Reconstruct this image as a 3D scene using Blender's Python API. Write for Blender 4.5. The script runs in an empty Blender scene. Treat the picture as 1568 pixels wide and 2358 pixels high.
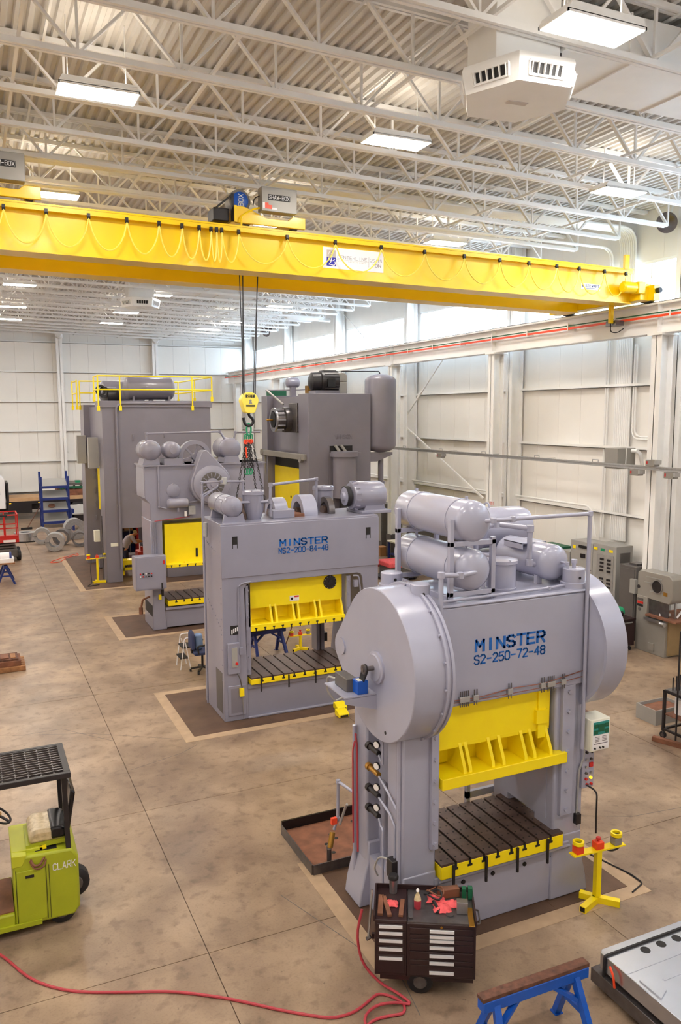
import bpy, math, random
from mathutils import Vector as V, Matrix, Euler
random.seed(7)
SC = bpy.context.scene
COL = SC.collection
rad = math.radians

# ---------------------------------------------------------------- camera
F_PX, YAW, PITCH, ROLL, CAM_H = 1848.0, rad(24.69), rad(7.03), rad(.25), 6.5
fwd = V((math.sin(YAW)*math.cos(PITCH), math.cos(YAW)*math.cos(PITCH), -math.sin(PITCH)))
rgt = V((math.cos(YAW), -math.sin(YAW), 0)); dwn = fwd.cross(rgt)
r2 = rgt*math.cos(ROLL) + dwn*math.sin(ROLL); d2 = dwn*math.cos(ROLL) - rgt*math.sin(ROLL)
cd = bpy.data.cameras.new('camera'); cam = bpy.data.objects.new('camera', cd); COL.objects.link(cam)
cd.sensor_fit = 'VERTICAL'; cd.sensor_height = 24.0; cd.lens = F_PX*24.0/2358.0
cd.clip_start = .1; cd.clip_end = 300
cam.matrix_world = Matrix(((r2.x, -d2.x, -fwd.x, 0), (r2.y, -d2.y, -fwd.y, 0), (r2.z, -d2.z, -fwd.z, CAM_H), (0, 0, 0, 1)))
SC.camera = cam
# ---------------------------------------------------------------- world, exposure
W = bpy.data.worlds.new('overcast_sky'); SC.world = W; W.use_nodes = True
bg = W.node_tree.nodes['Background']; bg.inputs[0].default_value = (.74, .87, 1.0, 1); bg.inputs[1].default_value = 7.0
SC.view_settings.view_transform = 'Standard'; SC.view_settings.look = 'None'
SC.view_settings.exposure = 1.16; SC.view_settings.gamma = 1.0; SC.view_settings.use_curve_mapping = False
LAMP_DOWN, LAMP_UP = 44.0, 6.0           # emission of the lamp lenses / uplight slots
cy = SC.cycles; cy.use_denoising = True; cy.max_bounces = 7; cy.diffuse_bounces = 4; cy.use_adaptive_sampling = True; cy.adaptive_threshold = .035; cy.glossy_bounces = 3
cy.transparent_max_bounces = 8; cy.caustics_reflective = False; cy.caustics_refractive = False; cy.sample_clamp_indirect = 6

# ---------------------------------------------------------------- materials
def lin(c):
    c /= 255.0
    return c/12.92 if c <= .04045 else ((c+.055)/1.055)**2.4
def rgb(t): return (lin(t[0]), lin(t[1]), lin(t[2]), 1)
MATS = {}
def mat(name, col, rough=.45, metal=0., var=.05, scale=3., bump=0., bscale=60., coat=0., emit=None, estr=0., spec=.5):
    m = bpy.data.materials.new(name); m.use_nodes = True; nt = m.node_tree; n = nt.nodes; l = nt.links
    p = n['Principled BSDF']; p.inputs['Roughness'].default_value = rough; p.inputs['Metallic'].default_value = metal
    p.inputs['Specular IOR Level'].default_value = spec
    if coat: p.inputs['Coat Weight'].default_value = coat; p.inputs['Coat Roughness'].default_value = .12
    c = rgb(col)
    if var > 0:
        g = n.new('ShaderNodeNewGeometry'); nz = n.new('ShaderNodeTexNoise'); nz.inputs['Scale'].default_value = scale; nz.inputs['Detail'].default_value = 5
        l.new(g.outputs['Position'], nz.inputs['Vector'])
        r = n.new('ShaderNodeValToRGB'); r.color_ramp.elements[0].position = .3; r.color_ramp.elements[1].position = .7
        r.color_ramp.elements[0].color = tuple(x*(1-var) for x in c[:3])+(1,); r.color_ramp.elements[1].color = tuple(min(1, x*(1+var)) for x in c[:3])+(1,)
        l.new(nz.outputs['Fac'], r.inputs['Fac']); l.new(r.outputs['Color'], p.inputs['Base Color'])
    else:
        p.inputs['Base Color'].default_value = c
    if bump:
        g2 = n.new('ShaderNodeNewGeometry'); nb = n.new('ShaderNodeTexNoise'); nb.inputs['Scale'].default_value = bscale; nb.inputs['Detail'].default_value = 3
        b = n.new('ShaderNodeBump'); b.inputs['Strength'].default_value = bump; b.inputs['Distance'].default_value = .01
        l.new(g2.outputs['Position'], nb.inputs['Vector']); l.new(nb.outputs['Fac'], b.inputs['Height']); l.new(b.outputs['Normal'], p.inputs['Normal'])
    if emit:
        p.inputs['Emission Color'].default_value = rgb(emit); p.inputs['Emission Strength'].default_value = estr
    MATS[name] = m
    return m
mat('white_wall', (242, 239, 234), .55, var=.02, scale=.6)
mat('white_steel', (243, 242, 240), .4, var=.02)
mat('white_deck', (212, 208, 203), .5, var=.02)
mat('press_grey', (162, 163, 182), .27, var=.03, scale=2, coat=.35)
mat('press_grey_shaded', (141, 140, 157), .3, var=.04, scale=2, coat=.3)  # same paint as press_grey, its dimmer lighting put into a darker colour
mat('press_grey_dark', (124, 120, 132), .38, var=.05, scale=1.5, coat=.25)
mat('press_yellow', (255, 226, 14), .4, var=.03, scale=4)
mat('crane_yellow', (250, 208, 6), .33, var=.02, scale=2, coat=.2)
mat('pale_yellow', (248, 226, 90), .4, var=.02)
mat('bolster_steel', (98, 79, 72), .38, .5, var=.25, scale=6)
mat('slot_dark', (20, 18, 20), .6, var=0)
mat('black_rubber', (26, 24, 28), .6, var=.1)
mat('black_metal', (32, 28, 32), .42, var=.1)
mat('black_gloss', (18, 17, 22), .22, var=0)
mat('dark_base', (96, 92, 92), .5, var=.06)
mat('steel', (176, 176, 180), .28, .9, var=.06, scale=8)
mat('steel_dark', (110, 106, 108), .35, .8, var=.15, scale=9)
mat('galvanised', (178, 178, 178), .4, .6, var=.08, scale=12)
mat('aluminium', (196, 198, 206), .24, .9, var=.05, scale=5)
mat('brass', (176, 132, 60), .3, .8, var=.08)
mat('copper', (140, 92, 80), .35, .7, var=.08)
mat('rust', (122, 78, 56), .7, var=.3, scale=5)
mat('blue_paint', (14, 84, 186), .4, var=.08, scale=5)
mat('navy_paint', (26, 46, 116), .45, var=.1)
mat('blue_letter', (10, 96, 180), .4, var=0)
mat('sign_blue', (38, 34, 170), .4, var=0)
mat('sign_white', (240, 238, 240), .4, var=0)
mat('sign_grey', (196, 186, 180), .4, var=0)
mat('ink_grey', (120, 112, 118), .5, var=0)
mat('ink_black', (24, 22, 24), .5, var=0)
mat('red_paint', (196, 34, 30), .4, var=.08)
mat('red_hose', (176, 58, 70), .45, var=.08)
mat('pink_rag', (226, 92, 96), .85, var=.15, scale=20)
mat('orange_paint', (240, 74, 34), .4, var=.04)
mat('green_paint', (22, 142, 96), .4, var=.08)
mat('green_dark', (18, 92, 62), .5, var=.08)
mat('lime_paint', (164, 172, 34), .42, var=.07, scale=4)
mat('lime_light', (186, 190, 44), .42, var=.05, scale=4)
mat('cabinet_grey', (158, 156, 152), .45, var=.03)
mat('cabinet_dark', (92, 88, 86), .45, var=.05)
mat('box_grey', (150, 146, 140), .4, .2, var=.04)
mat('box_cream', (232, 230, 214), .4, var=.02)
mat('pull_white', (236, 238, 244), .3, .3, var=0)
mat('cart_brown', (46, 28, 30), .38, var=.1)
mat('wood', (150, 104, 66), .7, var=.25, scale=12)
mat('wood_dark', (96, 62, 48), .75, var=.45, scale=14)
mat('cardboard', (170, 122, 78), .8, var=.08)
mat('concrete_curb', (176, 150, 122), .5, var=.12, scale=4)
mat('pit_plate', (98, 74, 59), .5, .3, var=.22, scale=2.5, bump=.25, bscale=90)
mat('tan_panel', (158, 134, 96), .45, .1, var=.1)
mat('bed_wood', (196, 158, 118), .7, var=.1)
mat('skin', (206, 140, 108), .6, var=.04)
mat('shirt', (186, 176, 190), .8, var=.05)
mat('trousers', (40, 40, 66), .85, var=.08)
mat('hair', (196, 180, 150), .8, var=.1)
mat('fabric_navy', (50, 58, 92), .85, var=.1)
mat('fabric_blue', (120, 142, 178), .85, var=.08)
mat('clear_plastic', (196, 176, 140), .25, var=.25, scale=16, bump=.8, bscale=14)
mat('teal_panel', (38, 138, 132), .35, var=0)
mat('lamp_amber', (255, 190, 40), .3, var=0, emit=(255, 190, 40), estr=.9)
mat('lamp_white', (255, 255, 250), .3, var=0, emit=(255, 244, 224), estr=30)
mat('lens_down', (255, 255, 255), .4, var=0, emit=(255, 247, 237), estr=LAMP_DOWN)
mat('lens_up', (255, 255, 255), .4, var=0, emit=(255, 242, 222), estr=LAMP_UP)

def floor_material():
    m = bpy.data.materials.new('polished_concrete'); m.use_nodes = True; nt = m.node_tree; n = nt.nodes; l = nt.links
    p = n['Principled BSDF']; g = n.new('ShaderNodeNewGeometry')
    def noise(s, d=6, dist=0.):
        t = n.new('ShaderNodeTexNoise'); t.inputs['Scale'].default_value = s; t.inputs['Detail'].default_value = d; t.inputs['Distortion'].default_value = dist
        l.new(g.outputs['Position'], t.inputs['Vector']); return t.outputs['Fac']
    def ramp(fac, a, b, ca, cb):
        r = n.new('ShaderNodeValToRGB'); r.color_ramp.elements[0].position = a; r.color_ramp.elements[1].position = b
        r.color_ramp.elements[0].color = ca; r.color_ramp.elements[1].color = cb; l.new(fac, r.inputs['Fac']); return r.outputs['Color']
    def mul(a, b, f=1.):
        x = n.new('ShaderNodeMix'); x.data_type = 'RGBA'; x.blend_type = 'MULTIPLY'; x.inputs[0].default_value = f
        l.new(a, x.inputs[6]); l.new(b, x.inputs[7]); return x.outputs[2]
    base = ramp(noise(.55, 8, .6), .3, .72, rgb((137, 115, 96)), rgb((178, 154, 129)))
    c = mul(base, ramp(noise(1.3, 10, .4), .36, .6, (.70, .68, .68, 1), (1, 1, 1, 1)))
    c = mul(c, ramp(noise(5.5, 10, .15), .33, .47, (.72, .70, .70, 1), (1, 1, 1, 1)))
    c = mul(c, ramp(noise(13, 3), .24, .32, (.55, .53, .53, 1), (1, 1, 1, 1)))
    c = mul(c, ramp(noise(34, 4), .3, .5, (.86, .85, .85, 1), (1, 1, 1, 1)))
    l.new(c, p.inputs['Base Color'])
    r = n.new('ShaderNodeMapRange'); r.inputs['To Min'].default_value = .22; r.inputs['To Max'].default_value = .5
    l.new(noise(1.7, 5), r.inputs['Value']); l.new(r.outputs[0], p.inputs['Roughness'])
    MATS['concrete'] = m
floor_material()
def glass_material():
    m = bpy.data.materials.new('window_glass'); m.use_nodes = True; nt = m.node_tree; n = nt.nodes; l = nt.links
    n.remove(n['Principled BSDF']); t = n.new('ShaderNodeBsdfTransparent'); t.inputs[0].default_value = (.93, .97, 1, 1)
    g = n.new('ShaderNodeBsdfGlossy'); g.inputs['Roughness'].default_value = .03
    x = n.new('ShaderNodeMixShader'); x.inputs[0].default_value = .08
    l.new(t.outputs[0], x.inputs[1]); l.new(g.outputs[0], x.inputs[2]); l.new(x.outputs[0], n['Material Output'].inputs['Surface'])
    MATS['glass'] = m
glass_material()

# ---------------------------------------------------------------- geometry helpers
def basis(d):
    d = V(d).normalized(); u = V((0, 0, 1)) if abs(d.z) < .95 else V((1, 0, 0))
    a = u.cross(d).normalized(); b = d.cross(a).normalized()
    return a, b, d
class G:
    """collects shapes in world coordinates; build() links them as ONE mesh object"""
    def __init__(s): s.v = []; s.f = []
    def add(s, vs, fs):
        n = len(s.v); s.v += [tuple(p) for p in vs]; s.f += [tuple(i+n for i in f) for f in fs]; return s
    def box(s, x0, x1, y0, y1, z0, z1):
        return s.add([(x0, y0, z0), (x1, y0, z0), (x1, y1, z0), (x0, y1, z0), (x0, y0, z1), (x1, y0, z1), (x1, y1, z1), (x0, y1, z1)],
                     [(0, 3, 2, 1), (4, 5, 6, 7), (0, 1, 5, 4), (1, 2, 6, 5), (2, 3, 7, 6), (3, 0, 4, 7)])
    def ob(s, c, sz, rot=(0, 0, 0)):
        m = Euler([rad(a) for a in rot]).to_matrix(); c = V(c); h = V(sz)/2
        P = [c + m @ V((sx*h.x, sy*h.y, sz_*h.z)) for sz_ in (-1, 1) for sx, sy in ((-1, -1), (1, -1), (1, 1), (-1, 1))]
        return s.add(P, [(0, 3, 2, 1), (4, 5, 6, 7), (0, 1, 5, 4), (1, 2, 6, 5), (2, 3, 7, 6), (3, 0, 4, 7)])
    def bar(s, p, q, w, h=None):
        h = h or w; p = V(p); q = V(q); a, b, d = basis(q-p); P = []
        for e in (p, q):
            for sa, sb in ((-1, -1), (1, -1), (1, 1), (-1, 1)): P.append(e + a*(sa*w/2) + b*(sb*h/2))
        return s.add(P, [(0, 3, 2, 1), (4, 5, 6, 7), (0, 1, 5, 4), (1, 2, 6, 5), (2, 3, 7, 6), (3, 0, 4, 7)])
    def lathe(s, prof, p, d, n=20):
        """prof = [(t, r)...] along direction d from p"""
        p = V(p); a, b, d = basis(d); P = []; Fc = []
        for t, r in prof:
            for i in range(n):
                w = 2*math.pi*i/n; P.append(p + d*t + (a*math.cos(w) + b*math.sin(w))*r)
        for k in range(len(prof)-1):
            for i in range(n):
                j = (i+1) % n; Fc.append((k*n+i, k*n+j, (k+1)*n+j, (k+1)*n+i))
        Fc.append(tuple(range(n-1, -1, -1))); Fc.append(tuple((len(prof)-1)*n+i for i in range(n)))
        return s.add(P, Fc)
    def cyl(s, p, q, r, n=16, r2=None):
        L = (V(q)-V(p)).length
        return s.lathe([(0, r), (L, r if r2 is None else r2)], p, V(q)-V(p), n)
    def ring(s, p, d, ro, ri, t, n=24):
        """flat ring / hollow tube of length t along d"""
        p = V(p); a, b, d = basis(d); P = []; Fc = []
        for tt, r in ((0, ro), (t, ro), (t, ri), (0, ri)):
            for i in range(n):
                w = 2*math.pi*i/n; P.append(p + d*tt + (a*math.cos(w) + b*math.sin(w))*r)
        for k in range(4):
            for i in range(n):
                j = (i+1) % n; kk = (k+1) % 4; Fc.append((k*n+i, k*n+j, kk*n+j, kk*n+i))
        return s.add(P, Fc)
    def tank(s, p, q, r, n=24, dome=.5):
        d = V(q)-V(p); L = d.length; dl = r*dome; pr = []
        for k in range(6): w = math.pi/2*k/5; pr.append((dl*(1-math.sin(w)) if k else dl, 0)) if False else None
        pr = [(dl*(1-math.cos(math.pi/2*k/5)), max(.004, r*math.sin(math.pi/2*k/5))) for k in range(6)]
        pr += [(L-t, rr) for t, rr in reversed(pr)]
        return s.lathe(pr, p, d, n)
    def tube(s, pts, r, n=8, bend=0., steps=4):
        """tube along a polyline, corners rounded with radius bend"""
        P = [V(p) for p in pts]
        if bend:
            Q = [P[0]]
            for i in range(1, len(P)-1):
                a = (P[i-1]-P[i]); b = (P[i+1]-P[i]); e = min(bend, a.length*.48, b.length*.48)
                A = P[i]+a.normalized()*e; B = P[i]+b.normalized()*e
                for k in range(steps+1):
                    t = k/steps; Q.append(A*(1-t)**2 + P[i]*2*t*(1-t) + B*t*t)
            Q.append(P[-1]); P = Q
        m = len(P); vs = []; fs = []; a0 = None
        for i in range(m):
            d = (P[min(i+1, m-1)]-P[max(i-1, 0)]).normalized()
            if a0 is None: a0 = basis(d)[0]
            a = (a0 - d*a0.dot(d))
            a = a.normalized() if a.length > 1e-5 else basis(d)[0]
            b = d.cross(a); a0 = a
            for k in range(n):
                w = 2*math.pi*k/n; vs.append(P[i] + (a*math.cos(w)+b*math.sin(w))*r)
        for i in range(m-1):
            for k in range(n):
                j = (k+1) % n; fs.append((i*n+k, i*n+j, (i+1)*n+j, (i+1)*n+k))
        fs.append(tuple(range(n-1, -1, -1))); fs.append(tuple((m-1)*n+k for k in range(n)))
        return s.add(vs, fs)
    def prism(s, pts, ax, a, b):
        """polygon extruded along ax; pts are (y,z) for x, (x,z) for y, (x,y) for z"""
        mk = {'x': lambda p, t: (t, p[0], p[1]), 'y': lambda p, t: (p[0], t, p[1]), 'z': lambda p, t: (p[0], p[1], t)}[ax]
        n = len(pts)
        return s.add([mk(p, a) for p in pts]+[mk(p, b) for p in pts],
                     [tuple(range(n-1, -1, -1)), tuple(range(n, 2*n))]+[(i, (i+1) % n, n+(i+1) % n, n+i) for i in range(n)])
    def build(s, name, m, parent=None, bevel=0., seg=2, ang=38):
        me = bpy.data.meshes.new(name); lo = V([min(p[i] for p in s.v) for i in range(3)]); hi = V([max(p[i] for p in s.v) for i in range(3)])
        c = (lo+hi)/2
        me.from_pydata([tuple(V(p)-c) for p in s.v], [], s.f); me.validate()
        import bmesh
        bm = bmesh.new(); bm.from_mesh(me); bmesh.ops.recalc_face_normals(bm, faces=bm.faces); bm.to_mesh(me); bm.free()
        me.shade_smooth(); me.set_sharp_from_angle(angle=rad(ang))
        me.materials.append(MATS[m])
        o = bpy.data.objects.new(name, me); o.location = c; COL.objects.link(o)
        if bevel:
            b = o.modifiers.new('bevel', 'BEVEL'); b.width = bevel; b.segments = seg; b.limit_method = 'ANGLE'; b.angle_limit = rad(40)
        return par(o, parent)
def par(o, parent):
    if parent is not None:
        o.parent = parent; o.matrix_parent_inverse = Matrix.Translation(-parent.location)
    return o
def tag(o, label=None, cat=None, group=None, kind=None):
    if label: o['label'] = label
    if cat: o['category'] = cat
    if group: o['group'] = group
    if kind: o['kind'] = kind
    return o
def thing(name, label, cat, loc, group=None):
    o = bpy.data.objects.new(name, None); o.empty_display_size = .2; COL.objects.link(o); o.location = loc
    return tag(o, label, cat, group)
def dupl(o, loc, parent='same'):
    """a copy sharing mesh data, moved to loc"""
    c = o.copy(); COL.objects.link(c); c.location = loc
    if parent != 'same': par(c, parent)
    return c
def copies(o, locs):
    return [dupl(o, l) for l in locs]
def dup_tree(root, loc, label=None, rotz=None):
    r = root.copy(); COL.objects.link(r); r.location = loc
    if label: r['label'] = label
    if rotz is not None: r.rotation_euler.z = rotz
    def rec(src, dst):
        for ch in [c for c in src.children]:
            c = ch.copy(); COL.objects.link(c); c.parent = dst; rec(ch, c)
    rec(root, r)
    return r
def bolts(parent, pos, d, r=.02, h=.02, m='steel', name='bolt'):
    o = G().cyl(pos[0], V(pos[0])+V(d).normalized()*h, r, 6).build(name, m, parent); off = o.location-V(pos[0])
    return [o]+[dupl(o, V(p)+off) for p in pos[1:]]
GL = {'A': ['0,0 2,6 4,0', '.7,2 3.3,2'], 'B': ['0,0 0,6 3,6 4,5.2 4,4 3,3.2 0,3.2', '3,3.2 4,2.4 4,.8 3,0 0,0'], 'C': ['4,5 3,6 1,6 0,5 0,1 1,0 3,0 4,1'], 'E': ['4,6 0,6 0,0 4,0', '0,3.1 3.3,3.1'],
 'G': ['4,5 3,6 1,6 0,5 0,1 1,0 3,0 4,1 4,2.8 2.4,2.8'], 'H': ['0,0 0,6', '4,0 4,6', '0,3.1 4,3.1'], 'I': ['2,0 2,6'], 'K': ['0,0 0,6', '4,6 0,2.6', '1.4,3.7 4,0'], 'L': ['0,6 0,0 4,0'], 'M': ['0,0 0,6 2,2.4 4,6 4,0'],
 'N': ['0,0 0,6 4,0 4,6'], 'O': ['1,0 0,1 0,5 1,6 3,6 4,5 4,1 3,0 1,0'], 'R': ['0,0 0,6 3,6 4,5.2 4,3.8 3,3 0,3', '2.2,3 4,0'], 'S': ['4,5 3,6 1,6 0,5.1 0,4 1,3.2 3,2.8 4,2 4,.9 3,0 1,0 0,1'], 'T': ['0,6 4,6', '2,6 2,0'],
 'V': ['0,6 2,0 4,6'], 'W': ['0,6 1,0 2,4 3,0 4,6'], 'X': ['0,0 4,6', '0,6 4,0'], '0': ['1,0 0,1 0,5 1,6 3,6 4,5 4,1 3,0 1,0'], '1': ['1,5 2.2,6 2.2,0'], '2': ['0,5 1,6 3,6 4,5 4,4 0,0 4,0'], '4': ['3,0 3,6 0,2 4,2'],
 '5': ['4,6 .4,6 0,3.3 2.8,3.6 4,2.6 4,1 3,0 1,0 0,.8'], '7': ['0,6 4,6 1.4,0'], '8': ['1,3.2 0,4 0,5.2 1,6 3,6 4,5.2 4,4 3,3.2 1,3.2 0,2.2 0,1 1,0 3,0 4,1 4,2.2 3,3.2'], '-': ['.4,2.9 3.6,2.9'], '/': ['.4,0 3.6,6']}
def text(name, body, m, parent, x, y, z, w, h, ex=.006, th=.75, face='-y', up=False):
    """stroke lettering; (x,y,z) is the lower left corner, w x h its size, on a plane facing -y (up=True: reads upwards)"""
    g = G(); n = len(body); pitch = 5.6; tot = n*pitch-1.6; sx = w/tot if not up else w/6; sz = h/6 if not up else h/tot
    for i, ch in enumerate(body):
        for st in GL.get(ch, []):
            ps = [tuple(float(v) for v in q.split(',')) for q in st.split()]
            for (u0, q0), (u1, q1) in zip(ps, ps[1:]):
                du, dq = u1-u0, q1-q0; L = math.hypot(du, dq) or 1; e = th*.36
                a = (u0-du/L*e+i*pitch, q0-dq/L*e); b = (u1+du/L*e+i*pitch, q1+dq/L*e); nx, nz = -dq/L*th/2, du/L*th/2
                quad = [(a[0]+nx, a[1]+nz), (b[0]+nx, b[1]+nz), (b[0]-nx, b[1]-nz), (a[0]-nx, a[1]-nz)]
                pts = [(x+p[0]*sx, z+p[1]*sz) if not up else (x+w-p[1]*sx, z+p[0]*sz) for p in quad]
                g.prism(pts, 'y', y-ex, y)
    return g.build(name, m, parent)

# ================================================================ THE SETTING
XL, XR, YF, YB = -12.0, 18.4, -3.0, 57.0
deck_z = lambda x: 12.72-.022*x
chord_z = lambda x: 11.84-.022*x
COLS_Y = [1.26, 8.88, 16.5, 24.12, 31.74, 39.36, 46.98, 54.6]

# floor slabs with control joints
fl = tag(G().box(XL-.3, XR+.3, YF-.3, YB+.3, -.3, -.04).build('floor', 'concrete_curb'), 'tan polished concrete floor cut into slabs by joints', kind='structure')
xe = [XL-.2, -7.3, -2.5, 2.29, 7.08, 11.88, 16.7, XR+.2]; ye = [YF-.2, 2.8, 8.87, 12.75, 18.8, 24.9, 31, 37.1, 43.2, 49.3, YB+.2]
for i in range(len(xe)-1):
    for j in range(len(ye)-1):
        G().box(xe[i]+.005, xe[i+1]-.005, ye[j]+.005, ye[j+1]-.005, -.04, 0).build('floor_slab', 'concrete', fl)
def pit(x0, x1, y0, y1, w=.22, n=3):
    for b in ((x0-w, x1+w, y0-w, y0), (x0-w, x1+w, y1, y1+w), (x0-w, x0, y0, y1), (x1, x1+w, y0, y1)):
        G().box(*b, -.03, .004).build('pit_curb', 'concrete_curb', fl)
    for k in range(n):
        a = x0+(x1-x0)*k/n; c = x0+(x1-x0)*(k+1)/n
        G().box(a+.004, c-.004, y0+.004, y1-.004, -.03, .006).build('pit_plate', 'pit_plate', fl)
for k, ps in enumerate((((.0, 17.3), (.64, 16.99), (1.9, 16.5), (3.55, 15.38)), ((2.35, 14.4), (3.4, 14.75), (3.75, 15.0)), ((.64, 16.99), (1.4, 17.0), (2.28, 15.9)), ((3.5, 9.6), (3.95, 8.3), (4.2, 7.5), (4.1, 6.9)), ((8.2, 9.8), (9.4, 9.2), (11.8, 8.9)))):
    for (xa, ya), (xb, yb) in zip(ps, ps[1:]): G().bar((xa, ya, -.001), (xb, yb, -.001), .009, .004).build('floor_crack', 'dark_base', fl)
pit(4.2, 7.9, 7.76, 10.0); pit(3.8, 8.9, 15.4, 18.1); pit(3.83, 8.6, 23.4, 26.0); pit(3.62, 9.6, 30.6, 38.3, n=4)

# ceiling: corrugated roof deck
g = G(); pt = .2; n = int((XR+.4-XL+.4)/pt); prof = []
for k in range(n):
    x = XL-.4+k*pt
    for dx, dz in ((0, 0), (.08, 0), (.105, .055), (.175, .055)): prof.append((x+dx, deck_z(x)+dz))
vs = [(x, YF-.2, z) for x, z in prof]+[(x, YB+.3, z) for x, z in prof]; m_ = len(prof)
g.add(vs, [(i, i+1, m_+i+1, m_+i) for i in range(m_-1)])
ceil = tag(g.build('ceiling', 'white_deck', ang=20), 'white corrugated steel roof deck on open web joists', kind='structure')

# open-web joists
JY = [13.1+1.77*k for k in range(-9, 25)]
NODE = [1.77+1.56*k for k in range(-8, 11)]
def sbar(g, p, q, w, h): return g.bar(p, q, w, h)
proto = {}
for jy in JY:
    g = G()
    for zf, x1, off in ((deck_z, 18.35, -.045), (chord_z, 17.3, 0)):
        for sy in (-1, 1): g.bar((XL, jy+sy*.045, zf(XL)+off), (x1, jy+sy*.045, zf(x1)+off), .06, .085)
    j = g.build('roof_joist', 'white_steel', ceil)
    near = 9 < jy < 19
    w = G()
    for nx in NODE:
        for kind, dx in (('v', 0), ('l', -.78), ('r', .78)):
            if nx+dx > 17.9 or nx+dx < XL: continue
            a = V((nx, jy, chord_z(nx))); b = V((nx+dx, jy, deck_z(nx+dx)-.05)); t = .045 if kind == 'v' else .075
            if near and nx > -.8:
                if kind not in proto: proto[kind] = G().bar(a, b, t, .04).build('web_strut', 'white_steel', j)
                else: dupl(proto[kind], (a+b)/2, j)
            else: w.bar(a, b, t, .04)
    w.build('joist_web', 'white_steel', j)
for x in (-7.6, -4.7, -1.9, .95, 3.8, 6.65, 9.5, 12.35, 15.2):
    G().bar((x, YF, chord_z(x)+.07), (x, YB, chord_z(x)+.07), .05, .05).build('bridging_bar', 'white_steel', ceil)
    G().bar((x+.5, YF, deck_z(x)-.11), (x+.5, YB, deck_z(x)-.11), .04, .04).build('bridging_bar', 'white_steel', ceil)

# right wall
WZ0, WZ1 = 9.45, 10.86
g = G().box(XR+.06, XR+.4, YF, YB+.3, -.2, WZ0).box(XR+.06, XR+.4, YF, YB+.3, WZ1, 13.2)
for c in [YF+.2]+COLS_Y+[YB]: g.box(XR+.05, XR+.4, c-.26, c+.26, WZ0, WZ1)
wr = tag(g.build('wall_right', 'white_wall'), 'white metal panel wall with clerestory windows and steel columns', kind='structure')
pw = 1.09; p0 = p1 = None; y = YF
while y < YB:
    if p0 is None:
        p0 = G().box(XR, XR+.06, y+.003, y+pw-.003, 0, WZ0-.02).build('wall_panel', 'white_wall', wr)
        p1 = G().box(XR, XR+.06, y+.003, y+pw-.003, WZ1+.03, 12.6).build('wall_panel', 'white_wall', wr)
        o0, o1 = p0.location.y-y, p1.location.y-y
    else:
        dupl(p0, (p0.location.x, y+o0, p0.location.z)); dupl(p1, (p1.location.x, y+o1, p1.location.z))
    y += pw
for z in (1.5, 3.3, 5.36, 7.26):
    for a, b in zip([YF]+COLS_Y, COLS_Y+[YB]):
        G().box(XR-.2, XR-.005, a+.2, b-.2, z-.01, z+.01).box(XR-.2, XR-.18, a+.2, b-.2, z-.01, z+.09).build('girt', 'white_steel', wr)
G().box(XR-.1, XR-.005, YF, YB, WZ0-.12, WZ0-.01).build('window_ledge', 'white_steel', wr)
def wcol(x0, x1, yc, z1, hw=.18, t=.03):
    return G().box(x0, x0+t, yc-hw, yc+hw, 0, z1).box(x1-t, x1, yc-hw, yc+hw, 0, z1).box(x0, x1, yc-.012, yc+.012, 0, z1)
for c in COLS_Y:
    wcol(17.8, 18.3, c, 12.3).build('building_column', 'white_steel', wr)
    o = wcol(17.02, 17.46, c, 8.58).build('crane_column', 'white_steel', wr)
    G().box(16.98, 17.5, c-.22, c+.22, 0, 1.05).build('painted_base', 'dark_base', o)
    G().box(16.93, 17.55, c-.26, c+.26, 8.55, 8.6).build('cap_plate', 'white_steel', o)
    G().box(17.46, 17.8, c-.1, c+.1, 8.9, 9.1).build('tie_plate', 'white_steel', wr)
for a, b in ((31.9, 25.0),):   # wall bracing rods
    G().bar((17.9, a, 5.9), (17.9, a-6.2, 3.2), .06).bar((17.9, a, 6.3), (17.9, a-3.4, 8.9), .06).build('brace_rod', 'white_steel', wr)
    G().bar((18.1, 39.5, 12.0), (18.1, 36.4, 10.2), .05).build('brace_rod', 'white_steel', wr)
# clerestory windows
edges = [YF+.2]+COLS_Y+[YB-.05]
for k in range(len(edges)-1):
    a, b = edges[k]+.27, edges[k+1]-.27
    if b-a < .4: continue
    w = tag(G().box(XR+.02, XR+.14, a-.02, b+.02, WZ1-.05, WZ1+.04).box(XR+.02, XR+.14, a-.02, b+.02, WZ0-.02, WZ0+.05).box(XR+.02, XR+.14, a-.02, a+.04, WZ0, WZ1).box(XR+.02, XR+.14, b-.04, b+.02, WZ0, WZ1)
            .build('window_%d' % (k+1), 'white_steel'), 'clerestory window strip above the crane rail', kind='structure')
    nm = 5 if b-a > 4 else 2
    for i in range(nm):
        ya = a+(b-a)*i/nm; yb = a+(b-a)*(i+1)/nm
        G().box(XR+.07, XR+.076, ya+.02, yb-.02, WZ0+.04, WZ1-.04).build('window_pane', 'glass', w)
        if i: G().box(XR+.04, XR+.11, ya-.025, ya+.025, WZ0+.04, WZ1-.04).build('mullion', 'white_steel', w)

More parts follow.
